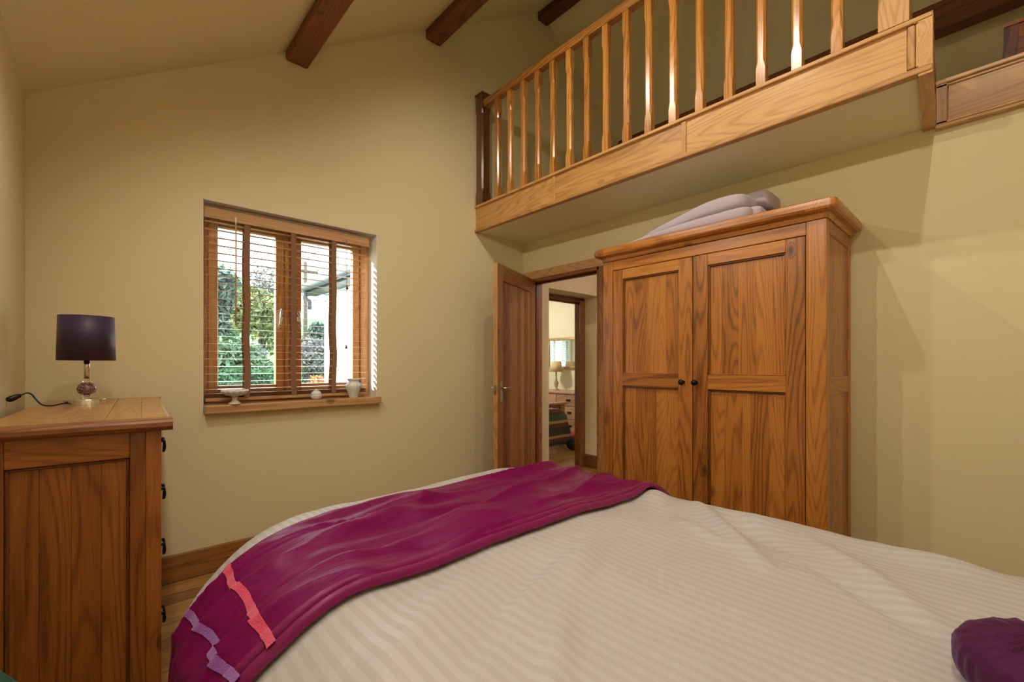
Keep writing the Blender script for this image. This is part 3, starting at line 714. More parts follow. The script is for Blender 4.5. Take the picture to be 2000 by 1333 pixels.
loft('lower_fold', [(.50,-.14,.22,0,.010),(.44,-.165,.24,0,.022),(.3,-.165,.25,0,.040),(.1,-.165,.25,0,.060),(-.1,-.165,.25,0,.078),(-.22,-.16,.25,0,.085),(-.275,-.15,.24,.002,.080),(-.29,-.10,.20,.02,.065)], M_QUILT, q, seed=3)
loft('upper_fold', [(.42,-.10,.22,.015,.030),(.3,-.13,.25,.03,.075),(.1,-.14,.26,.045,.130),(-.05,-.14,.26,.06,.165),(-.18,-.135,.26,.07,.178),(-.235,-.125,.25,.072,.172),(-.262,-.08,.22,.09,.15)], M_QUILT, q, seed=11)
loft('top_flap', [(.16,.06,.25,.10,.135),(0,.05,.27,.12,.175),(-.14,.03,.27,.13,.200),(-.25,.02,.27,.12,.208),(-.31,.02,.26,.10,.200),(-.325,.05,.22,.12,.17)], M_QUILT, q, seed=23)
loft('rolled_end', [(-.22,-.09,.02,.01,.075),(-.30,-.10,.03,.004,.088),(-.325,-.08,.01,.02,.07)], M_QUILT, q, seed=31)
loft('rear_fold', [(-.20,.05,.22,0,.08),(-.34,.04,.22,0,.085),(-.375,.05,.20,.01,.07),(-.385,.08,.18,.02,.05)], M_QUILT, q, seed=41)

# ------------------------------------------------------------------ chest of drawers
CZ = 1.030
ch = thing('chest_of_drawers', 'oak chest of drawers against the side wall with a lamp on it', 'chest', (.155, 1.742, 0), R(-2.6))
CL, CDp = 1.25, .415
cz_, cx_w, cy_ = wood('chest','z'), wood('chest','x'), wood('chest','y')
def cb(name, mat, x0, x1, y0, y1, z0, z1, bev=0., par=None, seg=1): return obj(name, box(new_bm(), x0, x1, y0, y1, z0, z1, bev, seg), mat, par or ch)
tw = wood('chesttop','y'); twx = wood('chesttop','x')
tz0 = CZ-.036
def tboard(name, mat, x0, x1, y0, y1): return cb(name, mat, x0, x1, y0, y1, tz0, CZ, .0012)
def edge_board(name, y0, y1, sgn):   # near/far end boards with rounded nosing
    pr = [(0,tz0),(0,CZ),(-.010*sgn,CZ),(0,0)]
    pts = [(y1 if sgn<0 else y0, tz0)]
    return None
# end boards with a rounded nosing (run along x)
def nosed(name, mat, axis, a0, a1, p_in, p_out, par=ch):
    s = 1 if p_out > p_in else -1
    pts = [(p_in, tz0), (p_out-s*.012, tz0), (p_out-s*.004, tz0+.005), (p_out, tz0+.014), (p_out-s*.001, CZ-.010), (p_out-s*.005, CZ-.003), (p_out-s*.012, CZ), (p_in, CZ)]
    return obj(name, prism(new_bm(), pts, axis, a0, a1), mat, par)
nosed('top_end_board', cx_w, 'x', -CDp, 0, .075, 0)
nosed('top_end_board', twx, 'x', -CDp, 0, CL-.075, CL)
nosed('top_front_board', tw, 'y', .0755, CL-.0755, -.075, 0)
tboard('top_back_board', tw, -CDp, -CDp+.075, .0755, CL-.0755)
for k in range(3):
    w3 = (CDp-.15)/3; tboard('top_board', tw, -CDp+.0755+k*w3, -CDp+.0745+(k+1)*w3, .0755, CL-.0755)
bx0, bx1, by0, by1, bzt = -CDp+.016, -.028, .028, CL-.028, tz0
for (xa, xb) in ((bx1-.075, bx1), (bx0, bx0+.04)):
    for (ya, yb) in ((by0, by0+.045), (by1-.045, by1)):
        # post in two glued strips
        hw = (xb-xa)/2
        cb('corner_post', cz_, xa, xa+hw-.0003, ya, yb, 0, bzt, .0015); cb('corner_post', cz_, xa+hw+.0003, xb, ya, yb, 0, bzt, .0015)
for (ya, yb, so) in ((by0, by0+.03, 1), (by1-.03, by1, -1)):
    cb('side_rail', cx_w, bx0+.04, bx1-.075, ya+.002, yb, bzt-.078, bzt, .002)
    cb('side_rail', cx_w, bx0+.04, bx1-.075, ya+.002, yb, .05, .14, .002)
    n_ = 4; w4 = (bx1-bx0-.115)/n_; pa = by0+.016 if so > 0 else by1-.026
    for k in range(n_): cb('side_board', cz_, bx0+.04+k*w4+.0003, bx0+.04+(k+1)*w4-.0003, pa, pa+.010, .14, bzt-.078, .0006)
    for (q0, q1, q2, q3, mt) in ((bx0+.04, bx1-.075, bzt-.087, bzt-.078, wood('oak_shade_wax','x')), (bx1-.084, bx1-.075, .14, bzt-.078, wood('oak_shade_wax','z')), (bx0+.04, bx0+.049, .14, bzt-.078, wood('oak_shade_wax','z'))):  # chest beads use the same shadow-darkened wood
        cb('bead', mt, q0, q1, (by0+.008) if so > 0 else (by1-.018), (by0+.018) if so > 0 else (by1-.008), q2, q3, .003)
cb('back_panel', cz_, bx0, bx0+.01, by0+.045, by1-.045, .05, bzt)
cb('plinth', cy_, bx1-.05, bx1-.006, by0+.045, by1-.045, .03, .19, .003)
rows = [(.845,.990),(.672,.835),(.462,.662),(.200,.452)]
for (za, zb) in rows:
    for (ya, yb) in ((by0+.049, by1-.049),):
        dw = cb('drawer', cy_, bx1-.32, bx1-.003, ya, yb, za, zb-.002, .003)
        for hy in (ya+.14, yb-.14):
            zc = (za+zb)/2+.012
            bm = new_bm(); box(bm, bx1-.003, bx1+.001, hy-.035, hy+.035, zc-.012, zc+.014, .001)
            tube(bm, [(bx1, hy-.028, zc+.008), (bx1+.014, hy-.028, zc+.008)], .005, 8); tube(bm, [(bx1, hy+.028, zc+.008), (bx1+.014, hy+.028, zc+.008)], .005, 8)
            tube(bm, [(bx1+.012, hy-.028, zc+.008), (bx1+.014, hy-.026, zc-.012), (bx1+.012, hy-.014, zc-.028), (bx1+.011, hy, zc-.032), (bx1+.012, hy+.014, zc-.028), (bx1+.014, hy+.026, zc-.012), (bx1+.012, hy+.028, zc+.008)], .004, 8)
            obj('drop_handle', bm, M_BLACK, dw, True)

# ------------------------------------------------------------------ table lamp
lx, ly = -.060, 2.60
lp = thing('table_lamp', 'table lamp with aubergine drum shade and crackle glass ball on the chest', 'lamp', (lx, ly, CZ))
bm = new_bm()
def oval(bm, prof, ax, ay, n=40):
    rings = []
    for (k, zz) in prof:
        rings.append([bm.verts.new((ax*k*(abs(math.cos(2*math.pi*i/n))**.75)*(1 if math.cos(2*math.pi*i/n) > 0 else -1), ay*k*(abs(math.sin(2*math.pi*i/n))**.75)*(1 if math.sin(2*math.pi*i/n) > 0 else -1), zz)) for i in range(n)])
    fs = [bm.faces.new(rings[0][::-1]), bm.faces.new(rings[-1])]
    for a in range(len(rings)-1):
        for i in range(n): fs.append(bm.faces.new([rings[a][i], rings[a][(i+1)%n], rings[a+1][(i+1)%n], rings[a+1][i]]))
    bmesh.ops.recalc_face_normals(bm, faces=fs)
oval(bm, ((.98,0),(1,.002),(1,.020),(.985,.022)), .060, .040)
obj('base', bm, M_CHROME, lp)
obj('crystal_foot', lathe(new_bm(), [(.015,.022),(.017,.026),(.009,.030),(.014,.036),(.009,.041)], 24), M_CRYSTAL, lp, True)
obj('crackle_ball', lathe(new_bm(), [(.008,.040),(.020,.044),(.028,.052),(.032,.064),(.031,.074),(.025,.086),(.014,.093),(.008,.094)], 32), M_CRACKLE, lp, True)
obj('crystal_collar', lathe(new_bm(), [(.008,.093),(.014,.097),(.009,.102),(.012,.107),(.009,.111)], 24), M_CRYSTAL, lp, True)
obj('stem', lathe(new_bm(), [(.0095,.110),(.0095,.200),(.006,.202),(.006,.235)], 24), M_CHROME, lp, True)
bm = new_bm(); N = 48
prof = [(.0925,.186),(.0885,.372),(.0870,.372),(.0910,.186)]
rg = [[bm.verts.new((r_*math.cos(2*math.pi*i/N), r_*math.sin(2*math.pi*i/N), zz)) for i in range(N)] for r_, zz in prof]
for a in range(4):
    for i in range(N): bm.faces.new([rg[a][i], rg[a][(i+1)%N], rg[(a+1)%4][(i+1)%N], rg[(a+1)%4][i]])
bmesh.ops.recalc_face_normals(bm, faces=bm.faces[:])
sh = obj('lamp_shade', bm, M_SHADE, lp, True)
bm = new_bm(); tube(bm, [(.085*math.cos(a*.3), .085*math.sin(a*.3), .362) for a in range(22)], .0012, 6); tube(bm, [(-.085,0,.362),(.085,0,.362)], .0015, 6); tube(bm, [(0,0,.23),(0,0,.362)], .004, 8)
obj('shade_ring', bm, M_CHROME, sh)
def bez(P, n=40):
    out = []
    for k in range(len(P)-1):
        p0, p1, p2, p3 = (Vector(P[max(k-1,0)]), Vector(P[k]), Vector(P[k+1]), Vector(P[min(k+2,len(P)-1)]))
        for j in range(n//(len(P)-1)+1):
            t = j/(n//(len(P)-1)+1)
            out.append(.5*((2*p1)+(-p0+p2)*t+(2*p0-5*p1+4*p2-p3)*t*t+(-p0+3*p1-3*p2+p3)*t**3))
    out.append(Vector(P[-1])); return out
bm = new_bm(); tube(bm, bez([(-.056,-.012,.012),(-.075,-.02,.008),(-.100,-.045,.004),(-.125,-.060,.010),(-.143,-.050,.032),(-.155,-.048,.052),(-.168,-.050,.058),(-.182,-.055,.050)], 60), .0028, 8)
cbx = obj('flex', bm, M_BLACKPL, lp, True)
bm = new_bm(); tube(bm, [(-.180,-.055,.052),(-.186,-.057,.049),(-.196,-.062,.044),(-.206,-.068,.039),(-.213,-.073,.035),(-.216,-.076,.033)], [.003,.008,.0105,.0115,.010,.004], 10)
obj('inline_plug', bm, M_BLACKPL, lp, True)
bm = new_bm(); tube(bm, [(-.056,-.012,.012),(-.066,-.014,.011)], .0055, 10); obj('flex_grommet', bm, M_BLACKPL, lp, True)

# ------------------------------------------------------------------ bed, duvet, runner
ZT = .655
CXL, CXR, CYF, CYH, CRC = .50, 1.69, 1.72, -.42, .22
bd = thing('bed', 'wide bed with its foot towards the window, hidden under the duvet', 'bed', (1.06, -.45, 0))
sbox('divan_base', plain('grey_divan_fabric', (.25,.24,.23), rough=.9), bd, -.84, .80, .03, 2.12, .05, .30, .02, 2)
sbox('mattress', M_MATTRESS, bd, -.76, .72, .03, 2.12, .30, .50, .05, 3)
sbox('headboard', plain('plum_headboard_fabric', (.06,.02,.05), rough=.9), bd, -.88, .84, -.06, .02, .05, 1.05, .03, 3)
def qell(a, b, s):
    L_ = math.pi/2*math.sqrt((a*a+b*b)/2)
    if s < L_:
        t = s/L_*math.pi/2; return min(a*math.sin(t), a*.83+.12*a*(math.sin(t)-.83) if math.sin(t) > .83 else 9), b*(1-math.cos(t)), math.sin(t)
    return a*.85, b+(s-L_), 1.0
def ridge(x, y, x0, y0, x1, y1, w, h):
    dx, dy = x1-x0, y1-y0; L2 = dx*dx+dy*dy; t = max(0, min(1, ((x-x0)*dx+(y-y0)*dy)/L2))
    d2 = (x-x0-t*dx)**2+(y-y0-t*dy)**2
    return h*math.exp(-d2/(w*w))*math.sin(math.pi*min(1, max(0, .12+.76*t)))
RIDGES = [(1.72,.80,1.30,.42,.028,.020),(1.66,.66,1.46,.40,.030,-.014),(1.50,.78,1.36,.52,.022,.012),(1.62,.40,1.30,.10,.03,.012),(1.40,.34,1.20,.06,.022,-.008),
          (.95,.80,.55,.70,.020,.008),(.88,.86,.42,.62,.030,-.008),(.70,.92,.36,.74,.05,.010),(1.1,.84,.8,.70,.05,.012),(.75,.66,.45,.42,.03,.010),(1.75,1.0,1.6,.9,.06,.022),(1.70,.22,1.64,.0,.06,.016),(1.70,.62,1.66,.52,.05,.010)]
def duvet_h(cx, cy):
    h = .018*noise.noise(Vector((cx*1.7+3, cy*1.5, 1)))+.010*noise.noise(Vector((cx*4.1, cy*3.6, 7)))+.0035*noise.noise(Vector((cx*9, cy*8, 3)))
    for r_ in RIDGES: h += 1.6*ridge(cx, cy, *r_)
    return h
def runner_h(cx, cy):
    w = noise.noise(Vector((cx*1.6, cy*1.6, 21)))*.10
    h = .020*abs(noise.noise(Vector((cx*1.5+5, (cy+w)*7.0, 13))))+.008*noise.noise(Vector((cx*2.6+8, (cy+w)*14.0, 17)))+.0025*noise.noise(Vector((cx*12, cy*14, 5)))
    h += ridge(cx, cy, .34, 1.30, .85, 1.42, .030, .014)+ridge(cx, cy, .32, 1.16, .75, 1.17, .022, .012)+ridge(cx, cy, .6, 1.50, 1.4, 1.46, .030, .012)+ridge(cx, cy, 1.1, 1.14, 1.62, 1.2, .02, .010)+ridge(cx, cy, .7, 1.30, 1.2, 1.33, .025, -.008)
    rn_ = 1-abs(noise.noise(Vector((cx*1.1+2, (cy+1.4*w)*5.5, 31))))*2.2
    if rn_ > 0: h += .013*rn_**4
    h += ridge(cx, cy, -.05, 1.34, .40, 1.30, .03, .016)+ridge(cx, cy, -.15, 1.20, .30, 1.16, .03, .014)+ridge(cx, cy, -.1, 1.52, .4, 1.50, .03, .012)
    return h
def bedpos(cx, cy, off=0.0, extra=0.0):
    h = duvet_h(cx, cy)+off+extra
    gx = CXL+CRC if cx < CXL+CRC else (CXR-CRC if cx > CXR-CRC else None)
    if gx is not None and cy > CYF-CRC:                    # rounded foot corners
        gy = CYF-CRC; v = Vector((cx-gx, cy-gy)); d_ = v.length
        if d_ <= CRC: return Vector((cx, cy, ZT+h))
        v /= d_; s = min(d_-CRC, .86); kx, ky = gx+v.x*CRC, gy+v.y*CRC; ux, uy = v.x, v.y
        ax = .42 if cx < CXL+CRC else .30
        a = ax*ux*ux+.32*uy*uy
    else:
        dx = (cx-CXL) if cx < CXL else (cx-CXR if cx > CXR else 0)
        dy = (cy-CYF) if cy > CYF else 0
        kx, ky = min(max(cx, CXL), CXR), min(cy, CYF)
        if dx == 0 and dy == 0: return Vector((kx, ky, ZT+h))
        s = abs(dx)+abs(dy); a = (.42 if dx < 0 else .30) if dx else .32
        ux, uy = ((1 if dx > 0 else -1), 0) if dx else (0, 1)
    hr, dr_, tl = qell(a, .42, s)
    return Vector((kx+ux*(hr+h*tl), ky+uy*(hr+h*tl), ZT-dr_+h*math.sqrt(max(0, 1-tl*tl))))
def cloth(name, xs, ys, fn, mat, parent=None):
    vs = []; fs = []; cl = []
    for y in ys:
        for x in xs: vs.append(fn(x, y)); cl.append((x, y, 0))
    nx = len(xs)
    for j in range(len(ys)-1):
        for i in range(nx-1): fs.append((j*nx+i, j*nx+i+1, (j+1)*nx+i+1, (j+1)*nx+i))
    me = bpy.data.meshes.new(name); me.from_pydata(vs, [], fs)
    at = me.attributes.new('cloth', 'FLOAT_VECTOR', 'POINT')
    for i, c in enumerate(cl): at.data[i].vector = c
    me.materials.append(mat)
    for p in me.polygons: p.use_smooth = True
    o = bpy.data.objects.new(name, me); COL.objects.link(o); o.parent = parent
    return o
def lin(a, b, n): return [a+(b-a)*i/(n-1) for i in range(n)]
HEM = .70
dv = tag(cloth('duvet', lin(CXL-HEM, CXR+HEM, 150), lin(CYH, CYF+HEM, 160), lambda x, y: bedpos(x, y), M_DUVET), 'cream satin-striped duvet spread over the bed', 'duvet')
RY0, RY1, RX0, RX1 = 1.005, 1.655, CXL-.92, CXR+.62
def ry1(x):
    t = min(1, max(0, (x-.10)/.75)); return RY1-.15*(1-t*t*(3-2*t))
def run_fn(x, y):
    t = (y-RY0)/(RY1-RY0); y = RY0+t*(ry1(x)-RY0)
    e = min((y-RY0), (ry1(x)-y))
    return bedpos(x, y+.012*math.sin(x*2.3), .014, 1.5*runner_h(x, y)*min(1, max(0, e/.05)) + .002)
rn = tag(cloth('bed_runner', lin(RX0, RX1, 210), lin(RY0, RY1, 100), run_fn, M_RUNNER), 'magenta satin runner draped across the foot of the bed', 'bed runner')
so = rn.modifiers.new('thick', 'SOLIDIFY'); so.thickness = .006; so.offset = -1
def hem_fn(y0, y1, amp):
    return lambda x, y: bedpos(x, y+.012*math.sin(x*2.3), .013, amp*math.sqrt(max(0, 1-((y-(y0+y1)/2)/((y1-y0)/2))**2))+.0015*noise.noise(Vector((x*30, y*10, 2))))
cloth('hem_piping', lin(RX0, RX1, 190), lin(RY0-.008, RY0+.019, 11), hem_fn(RY0-.008, RY0+.019, .020), M_HEM, rn)
cloth('hem_piping', lin(RX0, RX1, 190), lin(RY0+.022, RY0+.052, 11), hem_fn(RY0+.022, RY0+.052, .022), M_HEM, rn)
def ribbon(x0, w, name, mat, wob, skew=0.0):
    def fn(u, v):
        t = (v-RY0)/(RY1-RY0); y = RY0+t*(ry1(x0)-RY0); x = x0+skew*(1-t)+wob*noise.noise(Vector((y*9, x0*5, 3)))+u*(1+.25*noise.noise(Vector((y*26, 1, 4))))
        e = min((y-RY0), (ry1(x)-y))
        hh = 1.5*runner_h(x, y)*min(1, max(0, e/.05))+.001
        if y < RY0+.052: hh = max(hh, .021)
        return bedpos(x, y+.012*math.sin(x*2.3), .0185, hh)
    return cloth(name, lin(-w/2, w/2, 5), lin(RY0-.004, RY1-.006, 90), fn, mat, rn)
ribbon(CXL-.240, .019, 'pink_ribbon', M_PINK, .012)
ribbon(CXL-.360, .018, 'lilac_ribbon', M_LILAC, .012, .048)

# plum round cushion
cu = thing('round_cushion', 'plum ruched round cushion lying on the duvet', 'cushion', (1.122, -.066, .660))
bm = new_bm(); n = 160; rings = []; RC, HC = .122, .100
prof = [(.05+.95*i/22, None) for i in range(23)]+[(1.0,.045),(1.005,.036),(1.0,.025),(.97,.012),(.90,.002)]
for (k, zf) in prof:
    base = (.050+(HC-.050)*(1-k**2.6)**.6 - .016*math.exp(-(k/.16)**2)) if zf is None else zf
    ring = []
    for i in range(n):
        a = 2*math.pi*i/n; tw_ = a+.55*k*k+.15*math.sin(2*a+1)
        v1 = math.exp(-(math.sin(tw_*4.5+.4)/.20)**2)*(.6+.4*math.sin(3*a+1)); v2 = math.exp(-(math.sin(tw_*9.5+1.3)/.26)**2)*.55; v3 = .25*math.sin(tw_*23+2*math.sin(a*3))
        fold = (v1+v2+v3)*min(1, k*3.5)*(1-.35*min(1, k))
        if zf is None: rr, zz = RC*k*(1-.05*fold*k**3), base-.012*fold*(1-k**5)
        else: rr, zz = RC*k*(1-.05*fold*(.4+zf*13)), zf
        ring.append(bm.verts.new((rr*math.cos(a), rr*math.sin(a), zz)))
    rings.append(ring)
for k in range(len(rings)-1):
    for i in range(n): bm.faces.new([rings[k][i], rings[k][(i+1)%n], rings[k+1][(i+1)%n], rings[k+1][i]])
bm.faces.new(rings[0]); bm.faces.new(rings[-1])
bmesh.ops.recalc_face_normals(bm, faces=bm.faces[:])
obj('cover', bm, M_CUSHION, cu, True)
obj('button', lathe(new_bm(), [(.012,.074),(.013,.082),(.009,.088),(.001,.090)], 16), M_CUSHION, cu, True)
# green laundry bag between the bedhead and the chest, only its edge in view
pf = thing('laundry_bag', 'dark green fabric laundry bag at the bottom left corner', 'bag', (-.148, .90, 0))
obj('bag_body', lathe(new_bm(), [(.095,0),(.110,.03),(.112,.35),(.098,.62),(.078,.76),(.040,.82),(.024,.84)], 60, (-.02,0,0), lambda a, z: .03*math.sin(11*a)*z), M_GREEN, pf, True)
obj('bag_ruffle', lathe(new_bm(), [(.024,.84),(.028,.855),(.036,.875),(.032,.88),(.020,.85)], 60, (-.02,0,0), lambda a, z: .10*math.sin(9*a)), M_GREEN, pf, True)
bm = new_bm(); tube(bm, [(-.02+.034*math.cos(a*.35), .034*math.sin(a*.35)*.8, .838) for a in range(19)], .004, 6); obj('drawstring', bm, M_CORD, pf, True)

# ------------------------------------------------------------------ recessed downlights in the ceiling slope
tilt = math.atan(SLOPE)
def downlight(x, y, label, w=DOWNLIGHT_W):
    t = thing('downlight', label, 'downlight', (x, y, ceil_z(x)-.001), 0, 'recessed downlights in the sloping ceiling')
    t.rotation_euler = (0, -tilt, 0)
    obj('bezel', lathe(new_bm(), [(.034,-.002),(.043,-.005),(.045,0),(.034,.0)], 28), M_STEEL, t, True)
    obj('lens', lathe(new_bm(), [(.001,-.0005),(.034,-.0005)], 28), M_LENS, t)
    ld_ = bpy.data.lights.new('downlight_bulb', 'SPOT'); ld_.energy = w; ld_.color = WARM; ld_.shadow_soft_size = .016; ld_.spot_size = R(165); ld_.spot_blend = .9
    lo = bpy.data.objects.new('downlight_bulb', ld_); COL.objects.link(lo); lo.parent = t; lo.location = (0, 0, -.015)
for (x, y, lab) in ((.05,0,'ceiling downlight low on the slope by the bedhead'), (.05,1.0,'ceiling downlight low on the slope over the bedside'), (.05,1.95,'ceiling downlight low on the slope above the chest'),
                    (1.22,0,'ceiling downlight high on the slope by the bedhead'), (1.22,1.0,'ceiling downlight high on the slope over the bed'), (1.32,1.9,'ceiling downlight high on the slope towards the window')):
    downlight(x, y, lab)
# unseen cabinet and lamp behind the camera, added to brighten ceiling and upper walls
def bedside(x, y, side):
    t = thing('fill_lamp_cabinet', 'unseen oak cabinet added to carry the fill lamp on the %s side of the bedhead' % side, 'cabinet', (x, y, 0))
    sbox('carcass', wood('oak','z'), t, -.13, .13, -.15, .15, .04, .56, .003); sbox('top', wood('oak','x'), t, -.145, .145, -.165, .165, .56, .585, .005)
    for za in (.08, .325):
        d_ = sbox('drawer', wood('oak','x'), t, -.115, .115, .148, .160, za, za+.22, .004)
        obj('knob', lathe(new_bm(), [(.006,0),(.006,.012),(.014,.018),(.012,.028),(.001,.030)], 16, (0,0,0)), M_BLACK, d_, True, (0, .160, za+.11)).rotation_euler = (R(-90), 0, 0)
    lt_ = thing('fill_lamp', 'unseen fill lamp with cream shade added on the %s side of the bedhead' % side, 'lamp', (x, y, .585))
    obj('lamp_base', lathe(new_bm(), [(.05,0),(.05,.012),(.012,.02),(.010,.20)], 24), M_CHROME, lt_, True)
    obj('lamp_shade', lathe(new_bm(), [(.11,.18),(.085,.36),(.083,.36),(.108,.18)], 32), M_FILLSHADE, lt_, True)
    obj('bulb', lathe(new_bm(), [(.010,.20),(.028,.24),(.030,.26),(.020,.285),(.001,.29)], 20), emit('fill_bulb_glow', (1,.85,.62), 8), lt_, True)
    l_ = bpy.data.lights.new('fill_bulb', 'POINT'); l_.energy = FILL_LAMP_W; l_.color = (1.0,.87,.68); l_.shadow_soft_size = .03
    lo_ = bpy.data.objects.new('fill_bulb', l_); COL.objects.link(lo_); lo_.parent = lt_; lo_.location = (0, 0, .31)
def fill_shade():
    m = plain('fill_linen_shade', (.70,.60,.44), rough=.9); n_, l_ = m.node_tree.nodes, m.node_tree.links
    t_ = n_.new('ShaderNodeBsdfTranslucent'); t_.inputs[0].default_value = (.70,.58,.40,1); mx_ = n_.new('ShaderNodeMixShader'); mx_.inputs[0].default_value = .35
    l_.new(n_['Principled BSDF'].outputs[0], mx_.inputs[1]); l_.new(t_.outputs[0], mx_.inputs[2]); l_.new(mx_.outputs[0], n_['Material Output'].inputs[0]); return m
M_FILLSHADE = fill_shade()
bedside(-.105, -.66, 'left')
# hall ceiling light
hl = thing('ceiling_light', 'flush round ceiling light in the hall', 'ceiling light', (3.75, 1.7, LOFT_B))
obj('base', lathe(new_bm(), [(.10,-.02),(.11,-.015),(.11,0)], 28), M_CHROME, hl, True)
obj('diffuser', lathe(new_bm(), [(.001,-.06),(.06,-.052),(.092,-.03),(.098,-.02)], 28), emit('hall_diffuser', (1,.9,.85), 4), hl, True)
ld_ = bpy.data.lights.new('hall_bulb', 'POINT'); ld_.energy = 15; ld_.color = (1.0,.79,.78); ld_.shadow_soft_size = .08
lo = bpy.data.objects.new('hall_bulb', ld_); COL.objects.link(lo); lo.parent = hl; lo.location = (0, 0, -.10)

# ------------------------------------------------------------------ far bedroom
WOODS['farpine'] = ((.26,.13,.075), (.46,.27,.17), (.58,.37,.25), .4, .15)
fz, fy = wood('farpine','z'), wood('farpine','y')
fc = thing('chest_of_drawers', 'pale wooden chest of drawers in the far bedroom', 'chest', (5.72, 4.55, 0))
sbox('carcass', fz, fc, .012, .46, 0, 1.15, 0, .70, .004); sbox('top', fy, fc, -.015, .47, -.02, 1.17, .70, .735, .008, 2)
for (za, zb, sp) in ((.50,.68,2),(.28,.485,1),(.06,.265,1)):
    for k in range(sp):
        wdt = 1.10/sp; dwr = sbox('drawer', fy, fc, -.004, .02, .025+k*wdt+.005, .025+(k+1)*wdt-.005, za, zb, .005, 2)
        for hy in ((.025+k*wdt+wdt/2,) if sp == 2 else (.28, .87)):
            bm = new_bm(); box(bm, -.010, -.004, hy-.045, hy+.045, (za+zb)/2-.008, (za+zb)/2+.022, .002)
            tube(bm, [(-.008,hy-.038,(za+zb)/2+.01),(-.024,hy-.03,(za+zb)/2-.018),(-.026,hy,(za+zb)/2-.026),(-.024,hy+.03,(za+zb)/2-.018),(-.008,hy+.038,(za+zb)/2+.01)], .005, 8)
            obj('cup_handle', bm, M_BLACK, dwr, True)
M_GILT = plain('antique_gilt', (.50,.36,.17), rough=.35, metal=.6, var=.2, vscale=30)
mr = thing('wall_mirror', 'gilt framed mirror above the chest in the far bedroom', 'mirror', (6.195, 5.28, 1.40))
sbox('glass', M_MIRROR, mr, -.012, -.006, -.42, .42, -.24, .24)
for a in ((-.47,.47,.24,.29),(-.47,.47,-.29,-.24),(-.47,-.42,-.24,.24),(.42,.47,-.24,.24)): sbox('frame_bar', M_GILT, mr, -.030, .0, a[0], a[1], a[2], a[3], .008, 2)
fl = thing('table_lamp', 'small cream shaded lamp on the far bedroom chest', 'lamp', (5.98, 5.36, .735))
obj('lamp_base', lathe(new_bm(), [(.06,0),(.06,.012),(.02,.03),(.035,.09),(.045,.13),(.02,.19),(.012,.22),(.012,.36)], 24), plain('tan_ceramic', (.40,.31,.18), rough=.4), fl, True)
obj('lamp_shade', lathe(new_bm(), [(.125,.33),(.085,.52),(.083,.52),(.122,.33)], 32), plain('cream_shade', (.62,.50,.28), rough=.8), fl, True)
fbd = thing('bed', 'wooden framed bed in the far bedroom', 'bed', (4.20, 4.34, 0))
sbox('bed_post', wood('door','z'), fbd, .90, 1.0, .14, .21, 0, .59, .006); sbox('bed_post', wood('door','z'), fbd, -.95, -.85, .14, .21, 0, .59, .006)
sbox('end_cap', wood('farpine','x'), fbd, -1.0, 1.04, .11, .24, .59, .622, .006); sbox('end_panel', wood('hall','x'), fbd, -.85, .90, .16, .19, .15, .59)
sbox('mattress', M_MATTRESS, fbd, -.90, .55, -.13, .11, .22, .53, .03, 2)
tb = thing('tartan_throw', 'red and green tartan throw hanging over the far bed', 'throw', (4.20, 4.34, 0))
secs = [(-.95,.05),(-.93,.56),(-.5,.575),(.2,.57),(.50,.56),(.60,.53),(.665,.47),(.70,.38),(.74,.26),(.78,.15),(.80,.07)]
tv = []; tf = []; nn_ = 16
for j, (x, zz) in enumerate(secs):
    for i in range(nn_):
        t = i/(nn_-1); y = .13-.30*t
        tv.append((x+(.012*math.sin(i*1.9+j) if j > 5 else 0), y, zz+.006*math.sin(i*1.3+j*.7)))
    for i in range(6): tv.append((x, -.17-.012*math.sin(j*1.7+i), max(.06, zz-.02-(i+1)*(zz-.06)/6)))
nn_ = 22
for j in range(len(secs)-1):
    for i in range(nn_-1): tf.append((j*nn_+i, j*nn_+i+1, (j+1)*nn_+i+1, (j+1)*nn_+i))
me = bpy.data.meshes.new('throw_cloth'); me.from_pydata(tv, [], tf); me.materials.append(M_TARTAN)
for p in me.polygons: p.use_smooth = True
o = meshobj('throw_cloth', me, tb); s_ = o.modifiers.new('thick', 'SOLIDIFY'); s_.thickness = .012; s_.offset = 1
bg = thing('holdall_bag', 'black bag on the floor under the tartan throw', 'bag', (4.90, 4.02, 0))
bm = new_bm(); bmesh.ops.create_uvsphere(bm, u_segments=20, v_segments=12, radius=1)
for v in bm.verts:
    v.co = Vector((v.co.x*.17, v.co.y*.10, .075+max(-.075, v.co.z*.085+.008*math.sin(v.co.x*9))))
obj('body', bm, plain('black_canvas', (.010,.011,.013), rough=.8), bg, True)
bm = new_bm(); tube(bm, bez([(-.1,0,.14),(-.05,.01,.19),(.05,.01,.19),(.1,0,.14)], 18), .007, 8); obj('handle', bm, M_BLACKPL, bg, True)
rc = thing('red_cushion', 'crimson floor cushion in front of the far chest', 'cushion', (5.45, 4.40, 0))
bm = new_bm(); bmesh.ops.create_uvsphere(bm, u_segments=24, v_segments=12, radius=1)
for v in bm.verts:
    c = v.co; v.co = Vector((.2*abs(c.x)**.6*(1 if c.x > 0 else -1), .25*abs(c.y)**.6*(1 if c.y > 0 else -1), .065+.065*c.z))
obj('cover', bm, plain('crimson_cotton', (.36,.010,.045), rough=.8), rc, True); 
bm = new_bm(); tube(bm, [(.197*math.cos(a*.2618)*1.0, .245*math.sin(a*.2618), .065) for a in range(25)], .004, 6); obj('piping', bm, plain('dark_red_piping', (.20,.006,.03), rough=.8), rc, True)

